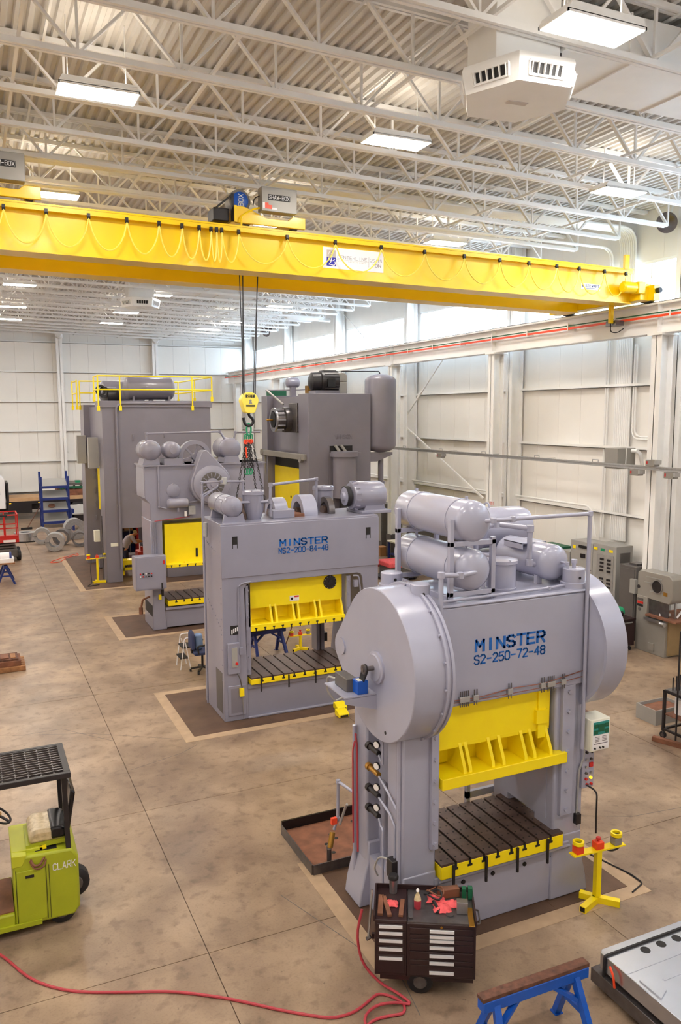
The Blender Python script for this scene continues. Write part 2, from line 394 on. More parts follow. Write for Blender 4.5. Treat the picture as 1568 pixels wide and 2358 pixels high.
# back wall
wb = tag(G().box(XL-.3, XR+.4, YB+.06, YB+.4, -.2, 13.2).build('wall_back', 'white_wall'), 'white metal panel wall at the far end of the hall', kind='structure')
x = XL; q0 = None
while x < XR:
    if q0 is None:
        q0 = G().box(x+.004, x+1.146, YB, YB+.06, .02, 12.9).build('wall_panel', 'white_wall', wb); oq = q0.location.x-x
    else: dupl(q0, (x+oq, q0.location.y, q0.location.z))
    x += 1.15
for z in (1.38, 3.37, 5.37, 7.3, 9.24, 11.18):
    G().box(XL, XR, YB-.2, YB-.005, z-.012, z+.012).box(XL, XR, YB-.2, YB-.18, z-.012, z+.09).build('girt', 'white_steel', wb)
for c in (-6.9, -.62, 5.67, 11.96):
    G().box(c-.2, c+.2, YB-.45, YB-.42, 0, 12.1).box(c-.2, c+.2, YB-.03, YB, 0, 12.1).box(c-.012, c+.012, YB-.45, YB, 0, 12.1).build('building_column', 'white_steel', wb)
    G().cyl((c-.1, YB-1.2, chord_z(c)), (c+.1, YB-.1, chord_z(c)-.1), .22, 12).build('joist_seat', 'white_steel', wb)
G().box(17.6, 17.75, YB-.3, YB-.1, 0, 9.4).build('corner_post', 'white_steel', wb)
tag(G().box(XL-.4, XL, YF, YB+.3, -.2, 13.6).build('wall_left', 'white_wall'), 'white side wall outside the picture', kind='structure')
tag(G().box(XL-.4, XR+.4, YF-.4, YF, -.2, 13.6).build('wall_front', 'white_wall'), 'white wall behind the camera', kind='structure')

# ---------------------------------------------------------------- ceiling lights
def light(x, y, z, label, group=None):
    t = thing('ceiling_light', label, 'ceiling light', (x, y, z), group)
    h_ = G().prism([(-.62+x, z+.02), (.62+x, z+.02), (.56+x, z+.12), (-.56+x, z+.12)], 'y', y-.28, y+.28).build('housing', 'white_steel', t)
    G().box(x-.62, x+.62, y-.28, y-.262, z-.008, z+.03).box(x-.62, x+.62, y+.262, y+.28, z-.008, z+.03).box(x-.62, x-.6, y-.28, y+.28, z-.008, z+.03).box(x+.6, x+.62, y-.28, y+.28, z-.008, z+.03).build('side_light_skirt', 'white_steel', h_)  # skirt added round the lens to cut its sideways light
    G().box(x-.598, x+.598, y-.26, y+.26, z-.012, z+.018).build('lamp_lens', 'lens_down', t)
    G().box(x-.5, x+.5, y-.16, y+.16, z+.122, z+.13).build('uplight_slot', 'lens_up', t)
    for s in (-.45, .45):
        G().cyl((x+s, y, z+.12), (x+s, y, deck_z(x)-.02), .01, 6).build('hanger_rod', 'white_steel', t)
LIGHTS = [(7.32, 8.35, 11.22, 'big bright ceiling light at the top right, above the near air diffuser'),
 (2.15, 13.85, 11.55, 'bright ceiling light at the upper left, nearest the left edge of the ceiling'),
 (7.6, 13.95, 11.55, 'bright ceiling light in the middle of the ceiling, left of the near air diffuser'),
 (13.7, 14.6, 11.45, 'bright ceiling light near the right wall, left of the horn loudspeaker'),
 (2.05, 20.6, 11.6, 'bright ceiling light just behind the left end of the yellow crane girder'),
 (7.8, 20.9, 11.5, 'ceiling light hidden behind the yellow crane trolley'),
 (13.3, 21.3, 11.55, 'bright ceiling light just above the right half of the yellow crane girder'),
 (2.13, 35.0, 11.6, 'far ceiling light at the left edge just below the yellow crane girder'),
 (7.72, 35.7, 11.6, 'far ceiling light just in front of the small far air diffuser'),
 (13.9, 37.1, 11.6, 'far ceiling light near the white roof pipes by the right wall'),
 (2.2, 42.1, 11.6, 'second of the three far ceiling lights at the left edge'),
 (7.55, 42.4, 11.6, 'far ceiling light half hidden behind the small far air diffuser'),
 (13.66, 44.0, 11.6, 'far ceiling light crossed by the hoist cables'),
 (2.3, 47.6, 11.6, 'farthest ceiling light at the left edge, near the back wall'),
 (7.64, 47.5, 11.6, 'farthest ceiling light in the middle, above the press with yellow railing'),
 (13.5, 48.6, 11.6, 'farthest ceiling light on the right, near the back corner')]
for a in LIGHTS: light(*a)
for x in (2.1, 7.7, 13.6): light(x, 28.2, 11.6, 'ceiling light hidden behind the yellow crane girders', 'ceiling lights behind the crane')
for x in (-3.5, -9.2):
    for y in (1.8, 8.6, 14, 21, 28.2, 35.4, 42.2, 47.6): light(x, y, 11.6, 'ceiling light beyond the left edge of the picture', 'ceiling lights outside the picture')
light(2.15, 7.6, 11.6, 'ceiling light above the camera')
for x in (2.1, 7.7, 13.6): light(x, 1.8, 11.6, 'ceiling light behind the camera', 'ceiling lights outside the picture')
light(13.7, 8.2, 11.4, 'ceiling light beyond the right edge of the picture')
# ================================================================ PRESSES
def bolster(t, x0, x1, y0, y1, z0, z1, nslots, nhole=0, clamps=3, slot=.035):
    """yellow bolster plate whose dark top strips leave real T-slots between them"""
    b = G().box(x0, x1, y0, y1, z0, z1-.03).build('bolster', 'press_yellow', t, bevel=.008)
    tag(b, 'yellow bolster plate with dark slotted steel top')
    w = (x1-x0)/(nslots+1)
    for i in range(nslots+1):
        a = x0+w*i+(slot/2 if i else .004); c = x0+w*(i+1)-(slot/2 if i < nslots else .004)
        G().box(a, c, y0+.002, y1, z1-.03, z1).build('slot_strip', 'bolster_steel', b)
    g = G().box(x0+.01, x1-.01, y0+.01, y1-.01, z1-.031, z1-.026)
    for i in range(1, nslots+1):
        xs = x0+w*i
        g.box(xs-slot/2, xs+slot/2, y0-.003, y0+.01, z1-.075, z1-.028).box(xs-slot, xs+slot, y0-.003, y0+.01, z1-.105, z1-.075)
    g.build('slot_groove', 'slot_dark', b)
    if nhole:
        g = G(); ny = 7
        for i in range(nslots+1):
            for j in range(ny):
                for k in (-.22, .22):
                    xx = x0+w*(i+.5)+k*w; yy = y0+(y1-y0)*(j+.6)/(ny+.2); g.cyl((xx, yy, z1-.002), (xx, yy, z1+.0015), .013, 8)
        tag(g.build('bolster_hole', 'slot_dark', b), kind='stuff')
    for i in range(clamps):
        xs = x0+(x1-x0)*(i+.35)/(clamps-.1)
        G().box(xs-.014, xs+.014, y0-.03, y0-.004, z0-.12, z1-.03).cyl((xs, y0-.018, z0-.16), (xs, y0-.018, z0-.1), .02, 8).build('clamp_bolt', 'black_metal', b)
    return b
def slide(t, x0, x1, yf, yb, z0, zf, z1, zr, gx, over=.0, nslot=0, port=False):
    """yellow ram: front plate zr..z1, recess below it with gussets, flange z0..zf"""
    yi = yf+.34
    s = G().box(x0, x1, yf+.1, yb, zr, z1).box(x0, x1, yi, yb, zf, zr).build('slide', 'press_yellow', t, bevel=.01)
    tag(s, 'yellow painted ram')
    fl_ = G().box(x0, x1+over, yf-.08, yb+.1, z0, zf).build('slide_flange', 'press_yellow', s, bevel=.008)
    for x in gx:
        G().prism([(yf+.1, zr+.02), (yi+.02, zr+.02), (yi+.02, zf-.01), (yf-.04, zf-.01), (yf-.03, zf+.06)], 'x', x-.022, x+.022).build('gusset', 'press_yellow', s)
    G().box(x0+.01, x1-.01, yf+.099, yf+.11, zr-.03, zr+.02).build('panel_edge', 'press_yellow', s)
    if nslot:
        g = G()
        for i in range(nslot):
            xs = x0+(x1-x0)*(i+.6)/nslot
            g.box(xs-.012, xs+.012, yf-.084, yf-.07, z0, z0+.05).box(xs-.028, xs+.028, yf-.084, yf-.07, z0+.05, z0+.075)
        g.build('slot_groove', 'slot_dark', fl_)
    return s
def elbow_pipe(t, pts, r, m, name='pipe', bend=.06, fit=True):
    p = G().tube(pts, r, 10, bend).build(name, m, t)
    if fit:
        for q in pts[1:-1]:
            G().lathe([(0, r*1.1), (.005, r*1.5), (r*2.6-.005, r*1.5), (r*2.6, r*1.1)], V(q)-V((0, 0, r*1.3)), (0, 0, 1), 10).build('pipe_fitting', m, p)
    return p
def strap_tank(t, p, q, r, m, name='air_tank', straps=(), dome=.5):
    k = G().tank(p, q, r, 28, dome).build(name, m, t, ang=60)
    d = (V(q)-V(p)); L = d.length
    for s in straps:
        G().ring(V(p)+d*s-d.normalized()*.015, d, r+.008, r-.002, .03, 28).build('strap', m, k)
    return k

# ---------------------------------------------------------------- press 1 (S2-250-72-48)
P = 'press_grey'
t = p1 = thing('stamping_press', 'light grey stamping press lettered S2-250-72-48, nearest the camera', 'press', (5.95, 8.6, .006))
bed = G().box(4.95, 6.95, 7.98, 9.2, .006, .78).box(4.9, 7.0, 7.93, 8.05, .70, .80).build('bed', P, t, bevel=.015)
G().tube([(4.95, 7.93, .74), (7.0, 7.93, .74)], .022, 8).build('trough_pipe', P, bed)
for x in (5.35, 5.8, 6.3, 6.75): G().cyl((x, 7.97, .62), (x, 7.985, .62), .03, 10).build('lift_hole', 'slot_dark', bed)
for sx, xo, xi, s in ((-1, 4.46, 4.93, 'left'), (1, 7.22, 6.73, 'right')):
    a, b = min(xo, xi), max(xo, xi)
    u = G().box(a, b, 7.96, 8.36, .5, 3.1).box(a, b, 8.92, 9.3, .5, 3.1).box((a+b)/2-.06, (a+b)/2+.06, 8.3, 9.0, 1.75, 3.1).box((a+b)/2-.06, (a+b)/2+.06, 8.3, 8.5, .7, 1.8).box((a+b)/2-.06, (a+b)/2+.06, 8.78, 9.0, .7, 1.8).build('upright', P, t, bevel=.03)
    fo = xo+sx*.16
    for y0, y1 in ((7.95, 8.42), (8.88, 9.34)):
        G().prism([(xo+sx*.13, .006), (xo+sx*.10, .22), (xo, .62), (xo-sx*.01, .9), (xi, .9), (xi-sx*.02, .006)], 'y', y0, y1).build('foot', P, u, bevel=.02)
    G().box(a+.02, b-.02, 8.3, 9.0, .006, .72).build('foot_web', P, u)
    gx = 4.83 if sx < 0 else 6.80; gw = .1 if sx < 0 else .2
    gb = G().box(gx, gx+gw, 7.9, 7.97, 1.2, 2.98).build('gib_plate', P, u, bevel=.006)
    bolts(gb, [(gx+gw*.45, 7.9, 1.28+i*.27) for i in range(7)], (0, -1, 0), .028, .03, P)
G().box(6.72, 6.8, 8.1, 8.95, 1.1, 3.0).build('gib_guard', P, p1)
cr = G().box(4.86, 7.12, 7.9, 9.25, 2.97, 4.2).box(4.84, 7.14, 7.885, 9.27, 4.2, 4.24).build('crown', P, t, bevel=.02)
text('maker_name', 'MINSTER', 'blue_letter', cr, 5.43, 7.9, 3.625, 1.03, .135, .006, 1.25)
text('model_number', 'S2-250-72-48', 'blue_letter', cr, 5.41, 7.9, 3.465, 1.06, .105, .006, 1.0)
# flywheel and gear covers
def hull(c1, r1, c2, r2, n=44):
    pts = []
    for k in range(n):
        w = 2*math.pi*k/n
        for c, r in ((c1, r1), (c2, r2)): pts.append((c[0]+r*math.cos(w), c[1]+r*math.sin(w)))
    pts = sorted(set((round(a, 5), round(b, 5)) for a, b in pts))
    def half(ps):
        h = []
        for p_ in ps:
            while len(h) >= 2 and (h[-1][0]-h[-2][0])*(p_[1]-h[-2][1])-(h[-1][1]-h[-2][1])*(p_[0]-h[-2][0]) <= 0: h.pop()
            h.append(p_)
        return h[:-1]
    return half(pts)+half(pts[::-1])
C1, R1, C2, R2 = (8.34, 3.49), .93, (9.36, 3.44), .2
gc = G().prism(hull(C1, R1, C2, R2, 60), 'x', 4.3, 4.80).build('gear_cover', P, t, bevel=.012)
tag(gc, 'big round light grey gear cover with a teardrop bulge')
G().prism(hull(C1, R1+.035, C2, R2+.035, 60), 'x', 4.70, 4.735).prism(hull(C1, R1+.02, C2, R2+.02, 60), 'x', 4.78, 4.82).build('cover_flange', P, gc, bevel=.005)
bolts(gc, [(4.70, C1[0]+(R1+.018)*math.cos(w), C1[1]+(R1+.018)*math.sin(w)) for w in [rad(90+k*19) for k in range(14)]], (-1, 0, 0), .018, .022, P)
o = G().lathe([(0, .2), (.03, .2), (.035, .17), (.05, .16)], (4.3, 8.32, 3.46), (-1, 0, 0), 28).build('shaft_cover', P, gc)
G().lathe([(0, .11), (.02, .11)], (4.3, 9.32, 3.46), (-1, 0, 0), 20).build('inspection_cover', P, gc)
G().cyl((4.302, 8.1, 2.72), (4.296, 8.1, 2.72), .022, 10).build('drain_hole', 'slot_dark', gc)
# cam switch drive on the gear cover
G().cyl((4.26, 8.32, 3.46), (4.10, 8.32, 3.46), .03, 10).lathe([(0, .06), (.03, .06)], (4.14, 8.32, 3.46), (-1, 0, 0), 16).build('drive_shaft', 'steel_dark', gc)
sh = G().box(3.88, 4.3, 8.33, 8.95, 3.12, 3.135).prism([(3.88, 3.06), (4.3, 2.93), (4.3, 3.115), (3.88, 3.115)], 'y', 8.33, 8.345).build('switch_shelf', P, gc)
G().box(3.98, 4.12, 8.5, 8.85, 3.137, 3.3).build('cam_switch_box', 'cabinet_dark', gc, bevel=.01)
G().box(4.06, 4.2, 8.36, 8.52, 3.137, 3.3).build('encoder_box', 'blue_paint', gc, bevel=.008)
G().box(4.08, 4.18, 8.38, 8.48, 3.3, 3.303).build('encoder_label', 'box_cream', gc)
def loop(c1, r1, c2, r2, x0, x1, name, m, par_):
    h1 = hull(c1, r1+.012, c2, r2+.012, 20); h2 = hull(c1, r1, c2, r2, 20); n1 = len(h1)
    return G().prism(h1, 'x', x0, x1).build(name, m, par_)
loop((8.32, 3.46), .05, (8.46, 3.22), .03, 4.13, 4.15, 'drive_belt', 'black_rubber', gc)
G().tube([(4.0, 8.85, 3.2), (3.95, 9.0, 3.2), (3.95, 9.02, 3.0), (4.05, 9.0, 2.85), (4.2, 8.9, 2.95)], .014, 8, .05).build('switch_cable', 'galvanised', gc)
fw = G().lathe([(0, .86), (.02, .9), (.34, .9), (.36, .87)], (7.13, 8.4, 3.46), (1, 0, 0), 64).build('flywheel_cover', P, t)
G().ring((7.12, 8.4, 3.46), (1, 0, 0), .905, .86, .03, 64).build('cover_flange', P, fw)
# things bolted to the crown top
fr = G()
for y in (8.02, 9.32):
    for x in (5.13, 5.73): fr.box(x-.03, x+.03, y-.03, y+.03, 4.24, 5.24 if x < 5.5 else 5.0)
    fr.box(5.1, 5.76, y-.03, y+.03, 4.30, 4.36).box(5.1, 5.76, y-.03, y+.03, 4.91, 4.97)
for x in (5.13, 5.73): fr.box(x-.03, x+.03, 8.02, 9.32, 4.24, 4.31)
fr.build('tank_frame', P, t, bevel=.005)
for z, nm in ((4.61, 'lower'), (5.2, 'upper')):
    k = strap_tank(t, (5.43, 7.9, z), (5.43, 9.62, z), .255, P, straps=(.2, .74))
    for yy in (8.15, 9.35): G().cyl((5.43, yy, z+.25), (5.43, yy, z+.29), .02, 8).build('lug', P, k)
    G().cyl((5.43, 9.6, z+.1), (5.43, 9.68, z+.16), .02, 8).build('spud', P, k)
elbow_pipe(t, [(5.5, 7.98, 5.2), (5.62, 7.86, 5.22), (5.9, 7.86, 5.22), (7.1, 7.86, 5.22), (7.1, 7.86, 2.1)], .026, P, 'riser_pipe', .03)
elbow_pipe(t, [(4.9, 7.86, 3.0), (4.9, 7.86, 4.62), (5.15, 7.84, 4.6), (5.5, 7.95, 4.6)], .03, P, 'drop_pipe', .03)
elbow_pipe(t, [(5.95, 8.7, 4.6), (5.95, 8.7, 4.98), (6.2, 8.6, 5.05), (6.55, 8.35, 5.0), (6.55, 8.35, 4.55), (6.7, 8.4, 4.5)], .035, P, 'air_pipe', .04)
can = G().lathe([(0, .2), (.02, .2), (.03, .19), (.33, .19), (.34, .215), (.38, .215), (.39, .18)], (6.14, 8.4, 4.24), (0, 0, 1), 28).build('lube_canister', P, t)
bolts(can, [(6.14+.19*math.cos(w), 8.4+.19*math.sin(w), 4.615) for w in [rad(30+60*k) for k in range(6)]], (0, 0, 1), .014, .02, P)
st = strap_tank(t, (6.9, 8.2, 4.53), (6.9, 9.35, 4.53), .24, P, 'surge_tank')
for xx, yy in ((6.72, 8.4), (7.0, 8.4), (6.72, 9.1), (7.0, 9.1)): G().box(xx, xx+.08, yy, yy+.06, 4.24, 4.36).build('saddle', P, st)
G().box(6.62, 7.02, 8.6, 9.0, 4.75, 4.765).box(6.62, 6.635, 8.6, 9.0, 4.68, 4.76).box(7.0, 7.02, 8.6, 9.0, 4.6, 4.76).build('mount_bracket', P, st)
elbow_pipe(st, [(6.95, 8.2, 4.55), (6.95, 8.08, 4.55), (6.95, 8.06, 4.28), (6.6, 8.0, 4.28), (4.95, 7.93, 4.28)], .018, P, 'drain_pipe', .03)
mo = G().lathe([(0, .1), (.02, .27), (.1, .30), (.75, .30), (.85, .26), (.9, .12)], (6.62, 9.75, 4.82), (1, -.12, 0), 28).build('main_motor', P, t)
G().lathe([(0, .3), (.06, .32), (.1, .32), (.12, .28)], (6.58, 9.75, 4.82), (1, -.12, 0), 28).build('motor_end_bell', P, mo)
G().ring((6.82, 9.72, 5.14), (1, .3, 0), .055, .035, .02, 16).build('lifting_eye', P, mo)
G().box(6.6, 7.4, 9.25, 10.0, 4.2, 4.5).build('motor_base', P, mo, bevel=.02)
for x, y, r, h, nm in ((7.05, 8.07, .145, .2, 0), (4.76, 8.1, .115, .2, 0), (4.86, 9.0, .14, .17, 0)):
    k = G().lathe([(0, r*1.18), (.07, r*1.18), (.075, r), (h+.04, r), (h+.05, r*.9)], (x, y, 4.24), (0, 0, 1), 24).build('tie_rod_nut', P, t)
    G().cyl((x-.02, y-r+.002, 4.38), (x-.02, y-r-.002, 4.38), .02, 10).build('nut_hole', 'slot_dark', k)
    if x > 7: G().cyl((x, y, 4.28), (x, y, 4.55), .025, 8).cyl((x, y, 4.55), (x, y, 4.6), .04, 8).build('tie_rod_stud', P, k)
# lubrication blocks along the crown's lower edge
lub = None
for x, n in ((5.03, 2), (5.26, 5), (5.42, 2), (5.93, 2), (6.44, 2), (6.57, 4), (6.77, 2)):
    z = 3.05; w = .045*n/2+.03
    b = G().box(x-w/2, x+w/2, 7.86, 7.9, z-.03, z+.04).build('lube_block', 'galvanised', cr, bevel=.004)
    for i in range(n):
        xx = x-w/2+w*(i+.5)/n
        G().cyl((xx, 7.875, z-.085), (xx, 7.875, z+.11), .007, 6).build('lube_fitting', 'steel_dark', b)
G().tube([(5.05, 7.88, 3.06), (5.5, 7.875, 3.05), (5.95, 7.88, 3.09), (6.45, 7.875, 3.08), (7.1, 7.88, 3.16)], .007, 6, .1).build('lube_line', 'copper', cr)
G().tube([(5.05, 7.88, 3.03), (5.6, 7.875, 3.02), (6.45, 7.875, 3.03), (7.1, 7.88, 3.08)], .006, 6, .1).build('lube_line', 'copper', cr)
slide(t, 4.95, 6.69, 7.93, 8.95, 1.96, 2.1, 3.0, 2.42, (5.3, 5.38, 5.72, 5.88, 6.22, 6.36, 6.62), over=.16)
G().box(6.48, 6.6, 8.0, 8.04, 2.3, 3.0).box(6.44, 6.62, 7.98, 8.04, 2.5, 2.68).build('slide_guide', 'press_yellow', t)
bolster(t, 4.95, 6.83, 7.86, 9.1, .8, 1.0, 8, nhole=1, clamps=4)
# air regulators on the left upright
for i, z in enumerate((2.28, 2.0, 1.72, 1.45)):
    rg = G().cyl((4.42, 8.5, z), (4.42, 8.78, z), .035, 10).lathe([(0, .05), (.06, .05), (.07, .035)], (4.42, 8.74, z), (0, 1, 0), 10).build('air_regulator', 'black_metal' if i != 1 else 'brass', t)
    G().lathe([(0, .045), (.02, .045)], (4.42, 8.55, z+.1), (-1, -.4, 0), 16).build('gauge', 'sign_white', rg)
    G().ring((4.425, 8.55, z+.1), (-1, -.4, 0), .05, .043, .025, 16).build('gauge_bezel', 'black_metal', rg)
    y2 = (8.4, 8.3, 8.2, 8.45)[i]
    pts = [(4.42, 8.5, z-.02), (4.42, y2, z-.1)]
    pts += ([(4.42, y2, z+.5)], [(4.44, 8.0, z-.3)], [(4.42, y2-.12, z-.2), (4.42, y2-.12, .7)], [(4.42, y2-.06, z-.12), (4.4, y2-.1, .3)])[i]
    elbow_pipe(t, pts, .016, P, 'air_pipe', .02, False)
G().tube([(4.42, 9.2, 2.4), (4.42, 9.2, .2)], .03, 8).build('vertical_conduit', P, t)
G().tube([(4.44, 8.02, 3.0), (4.44, 8.02, .35)], .03, 8).build('vertical_conduit', P, t)
G().tube([(4.4, 9.1, 2.3), (4.36, 9.05, 2.35), (4.36, 9.0, 2.2), (4.36, 8.98, .75)], .014, 8, .06).build('red_air_hose', 'red_hose', t)
G().tube([(4.4, 9.15, 2.2), (4.36, 9.13, 2.1), (4.36, 9.12, .8)], .012, 8, .06).build('red_air_hose', 'red_hose', t)
jb = G().box(4.34, 4.46, 8.0, 8.14, .88, 1.12).build('junction_box', 'black_metal', t, bevel=.01)
G().tube([(4.4, 8.1, 1.08), (4.32, 8.3, 1.05), (4.3, 8.4, .85), (4.38, 8.45, .7)], .012, 8, .08).build('flex_conduit', 'galvanised', jb)
fi = G().lathe([(0, .04), (.2, .04), (.21, .03)], (4.28, 9.62, .72), (-.25, -.2, -.75), 14).build('filter_bowl', 'brass', t)
elbow_pipe(t, [(4.46, 9.32, 1.4), (4.36, 9.6, 1.45), (4.36, 9.62, .9), (4.3, 9.62, .75)], .022, P, 'inlet_pipe', .03)
G().box(4.24, 4.32, 9.55, 9.6, .86, .95).build('shutoff_handle', 'orange_paint', t)
G().tube([(4.36, 9.55, .85), (4.42, 9.5, 1.1), (4.4, 9.4, 1.2)], .018, 8, .06).build('clear_hose', 'galvanised', t)
# control box and button panel on the right upright
cbx = G().box(7.17, 7.49, 7.78, 8.06, 2.06, 2.5).build('control_box', 'box_cream', t, bevel=.012)
G().box(7.2, 7.47, 7.775, 7.781, 2.08, 2.47).build('face_plate', 'sign_white', cbx)
G().box(7.205, 7.465, 7.77, 7.777, 2.29, 2.465).build('display_panel', 'teal_panel', cbx)
for x in (7.245, 7.425):
    for z in (2.33, 2.41): G().box(x-.03, x+.03, 7.764, 7.771, z-.025, z+.025).box(x-.018, x+.018, 7.76, 7.766, z-.02, z+.0).build('display_window', 'green_dark', cbx)
G().box(7.285, 7.385, 7.766, 7.771, 2.33, 2.43).build('display_window', 'green_dark', cbx)
g = G()
for i in range(4):
    for x in (7.24, 7.36): g.box(x, x+.07, 7.771, 7.777, 2.255-i*.02, 2.261-i*.02)
g.box(7.22, 7.45, 7.771, 7.777, 2.16, 2.17).build('printed_lines', 'ink_grey', cbx)
for x in (7.23, 7.32, 7.37): G().cyl((7.0+x-7, 7.776, 2.11), (x, 7.755, 2.11), .012, 10).build('knob', 'black_metal', cbx)
bp = G().box(7.17, 7.37, 7.92, 8.02, 1.5, 2.06).build('button_panel', P, t, bevel=.008)
for i, (x, z, m) in enumerate(((7.23, 2.0, 'black_metal'), (7.31, 2.0, 'black_metal'), (7.23, 1.9, 'steel'), (7.31, 1.9, 'steel_dark'), (7.31, 1.82, 'red_paint'), (7.23, 1.8, 'steel'), (7.23, 1.71, 'steel_dark'), (7.31, 1.71, 'steel'), (7.23, 1.63, 'red_paint'), (7.31, 1.64, 'lamp_amber'), (7.25, 1.55, 'red_paint'), (7.32, 1.55, 'red_paint'))):
    (G().box(x-.028, x+.028, 7.9, 7.92, z-.03, z+.03) if i == 4 else G().cyl((x, 7.92, z), (x, 7.895, z), .018, 12)).build('button', m, bp)
G().box(7.08, 7.16, 7.9, 8.0, 1.02, 1.16).build('junction_box', 'black_metal', t)
G().tube([(7.12, 7.95, 1.16), (7.12, 7.93, 1.75), (7.2, 7.93, 1.95), (7.2, 7.93, 2.07)], .014, 8, .04).build('flex_conduit', 'galvanised', t)
for x in (7.10, 7.14): G().tube([(x, 7.97, 2.95), (x, 7.97, .95)], .014, 8).build('vertical_conduit', P, t)
# guard windows behind the bed on the far side
gd = G().box(6.3, 6.36, 9.34, 9.4, .4, 1.75).box(6.86, 6.92, 9.34, 9.4, .4, 1.75).box(6.3, 6.92, 9.34, 9.4, 1.69, 1.75).box(6.3, 6.92, 9.34, 9.4, .9, 1.0).build('rear_guard_frame', P, t)
G().prism([(6.3, 1.72), (6.72, 1.55), (6.72, 1.4), (6.3, 1.6)], 'y', 9.36, 9.42).build('guard_window', 'black_metal', gd)

# ---------------------------------------------------------------- press 2 (MS2-200-84-48)
P = 'press_grey_shaded'
t = p2 = thing('stamping_press', 'grey straight-side press lettered MS2-200-84-48 in the middle of the hall', 'press', (6.4, 16.6, .006))
F2, B2 = 15.86, 17.35
out = [(4.58, .006), (5.12, .006), (5.10, .9), (5.06, 2.85), (5.12, 2.93), (5.2, 2.96), (7.7, 2.96), (7.78, 2.93), (7.82, 2.85), (7.86, 2.4), (7.7, .9), (7.68, .006), (8.22, .006), (8.22, 4.24), (4.58, 4.24)]
bd = G().prism(out, 'y', F2, B2).build('frame', P, t, bevel=.012)
tag(bd, 'one-piece grey welded frame')
G().box(4.57, 8.23, F2-.015, F2+.1, 3.1, 4.2).build('crown_plate', P, bd, bevel=.01)
for x in (4.86, 7.95):
    G().box(x-.05, x+.07, F2-.018, F2-.013, 3.72, 3.97).build('lifting_slot', 'slot_dark', bd); G().box(x-.03, x+.055, F2-.0185, F2-.0135, 3.72, 3.80).build('slot_lip', P, bd)
text('maker_name', 'MINSTER', 'blue_letter', bd, 5.87, F2-.016, 3.70, 1.09, .13, .006, 1.25)
text('model_number', 'MS2-200-84-48', 'blue_letter', bd, 5.84, F2-.016, 3.54, 1.14, .11, .006, 1.05)
bolts(bd, [(4.58, 15.95, .9+k*.33) for k in range(10)]+[(4.58, 16.3+.1*k, 3.6+.02*k) for k in range(8)]+[(4.58, 15.95+.11*k, 2.0+.05*k) for k in range(10)], (-1, 0, 0), .014, .012, P)
G().box(4.575, 4.585, 15.98, 16.45, .15, 1.05).build('access_panel', 'cabinet_dark', bd)
G().box(4.66, 5.06, F2-.02, F2, .12, .78).build('foot_panel', P, bd, bevel=.02); G().box(4.72, 4.98, F2-.022, F2-.015, .18, .72).build('foot_recess', 'press_grey_dark', bd)
bed = G().box(5.1, 7.7, F2+.02, B2-.05, .02, .75).box(5.1, 7.7, F2-.02, F2+.1, .66, .74).box(5.1, 7.7, F2-.03, F2+.06, .006, .05).build('bed', P, t, bevel=.01)
bolster(t, 5.14, 7.6, F2-.1, B2-.2, .77, .92, 9, clamps=4)
s = slide(t, 5.2, 7.42, 15.98, 17.1, 1.89, 2.03, 2.97, 2.38, (5.22, 5.7, 5.82, 6.22, 6.34, 6.74, 6.86, 7.38), nslot=11)
G().lathe([(0, .155), (.02, .155), (.03, .13), (.03, .05), (.06, .05)], (7.12, 16.08, 2.76), (0, -1, 0), 28).build('counterbalance_port', 'black_metal', s)
bolts(s, [(7.12+.138*math.cos(w), 16.06, 2.76+.138*math.sin(w)) for w in [rad(30*k) for k in range(12)]], (0, -1, 0), .01, .012)
lb = G().box(6.16, 6.38, 16.074, 16.08, 2.42, 2.54).build('warning_label', 'sign_white', s); G().box(6.27, 6.375, 16.071, 16.075, 2.5, 2.535).build('label_header', 'red_paint', lb); G().cyl((6.21, 16.073, 2.475), (6.21, 16.07, 2.475), .03, 10).build('label_pictogram', 'ink_black', lb)
G().box(5.16, 5.2, 15.9, 16.3, 2.0, 2.95).build('slide_gib', 'steel_dark', t)
for x in (5.1, 7.45):
    gb = G().box(x, x+.1, 15.9, 16.0, .95, 2.9).build('gib_plate', P, t, bevel=.006); bolts(gb, [(x+.05, 15.9, 1.05+i*.29) for i in range(7)], (0, -1, 0), .022, .02, P)
for x in (7.2, 7.32): G().box(x, x+.08, 17.05, 17.35, .9, 2.0).build('rear_gib', 'press_grey_dark', t)
G().box(7.36, 7.5, 17.1, 17.35, 1.1, 1.3).build('guard_switch', 'black_metal', t)
cb = G().box(4.66, 4.92, F2-.06, F2, 1.05, 1.72).build('button_panel', P, t, bevel=.01)
G().box(4.74, 4.86, F2-.075, F2-.055, 1.2, 1.62).build('panel_recess', 'cabinet_grey', cb); G().cyl((4.84, F2-.07, 1.28), (4.84, F2-.11, 1.28), .03, 12).build('stop_button', 'red_paint', cb)
G().box(4.74, 4.92, F2-.003, F2+.001, 1.88, 2.08).build('warning_label', 'ink_black', bd)
for i in range(4): G().box(4.76+.04*i, 4.785+.04*i, F2-.006, F2-.002, 1.9+.02*i, 2.0+.015*i).build('label_pictogram', 'sign_white', bd)
G().tube([(4.92, F2-.02, 2.9), (4.92, F2-.02, 1.6)], .016, 8).build('conduit', P, bd); G().tube([(5.2, F2-.02, 2.99), (5.0, F2-.02, 2.97), (4.92, F2-.02, 2.9)], .016, 8, .05).build('conduit', P, bd)
G().box(4.9, 4.99, F2-.06, F2, 1.45, 1.6).build('junction_box', P, bd)
G().tube([(4.86, F2-.06, 1.06), (4.9, F2-.1, .95), (4.96, F2-.05, .7)], .014, 8, .05).build('cable', 'steel_dark', cb); G().box(4.9, 4.99, F2-.09, F2-.03, .55, .72).build('yellow_plug', 'press_yellow', cb)
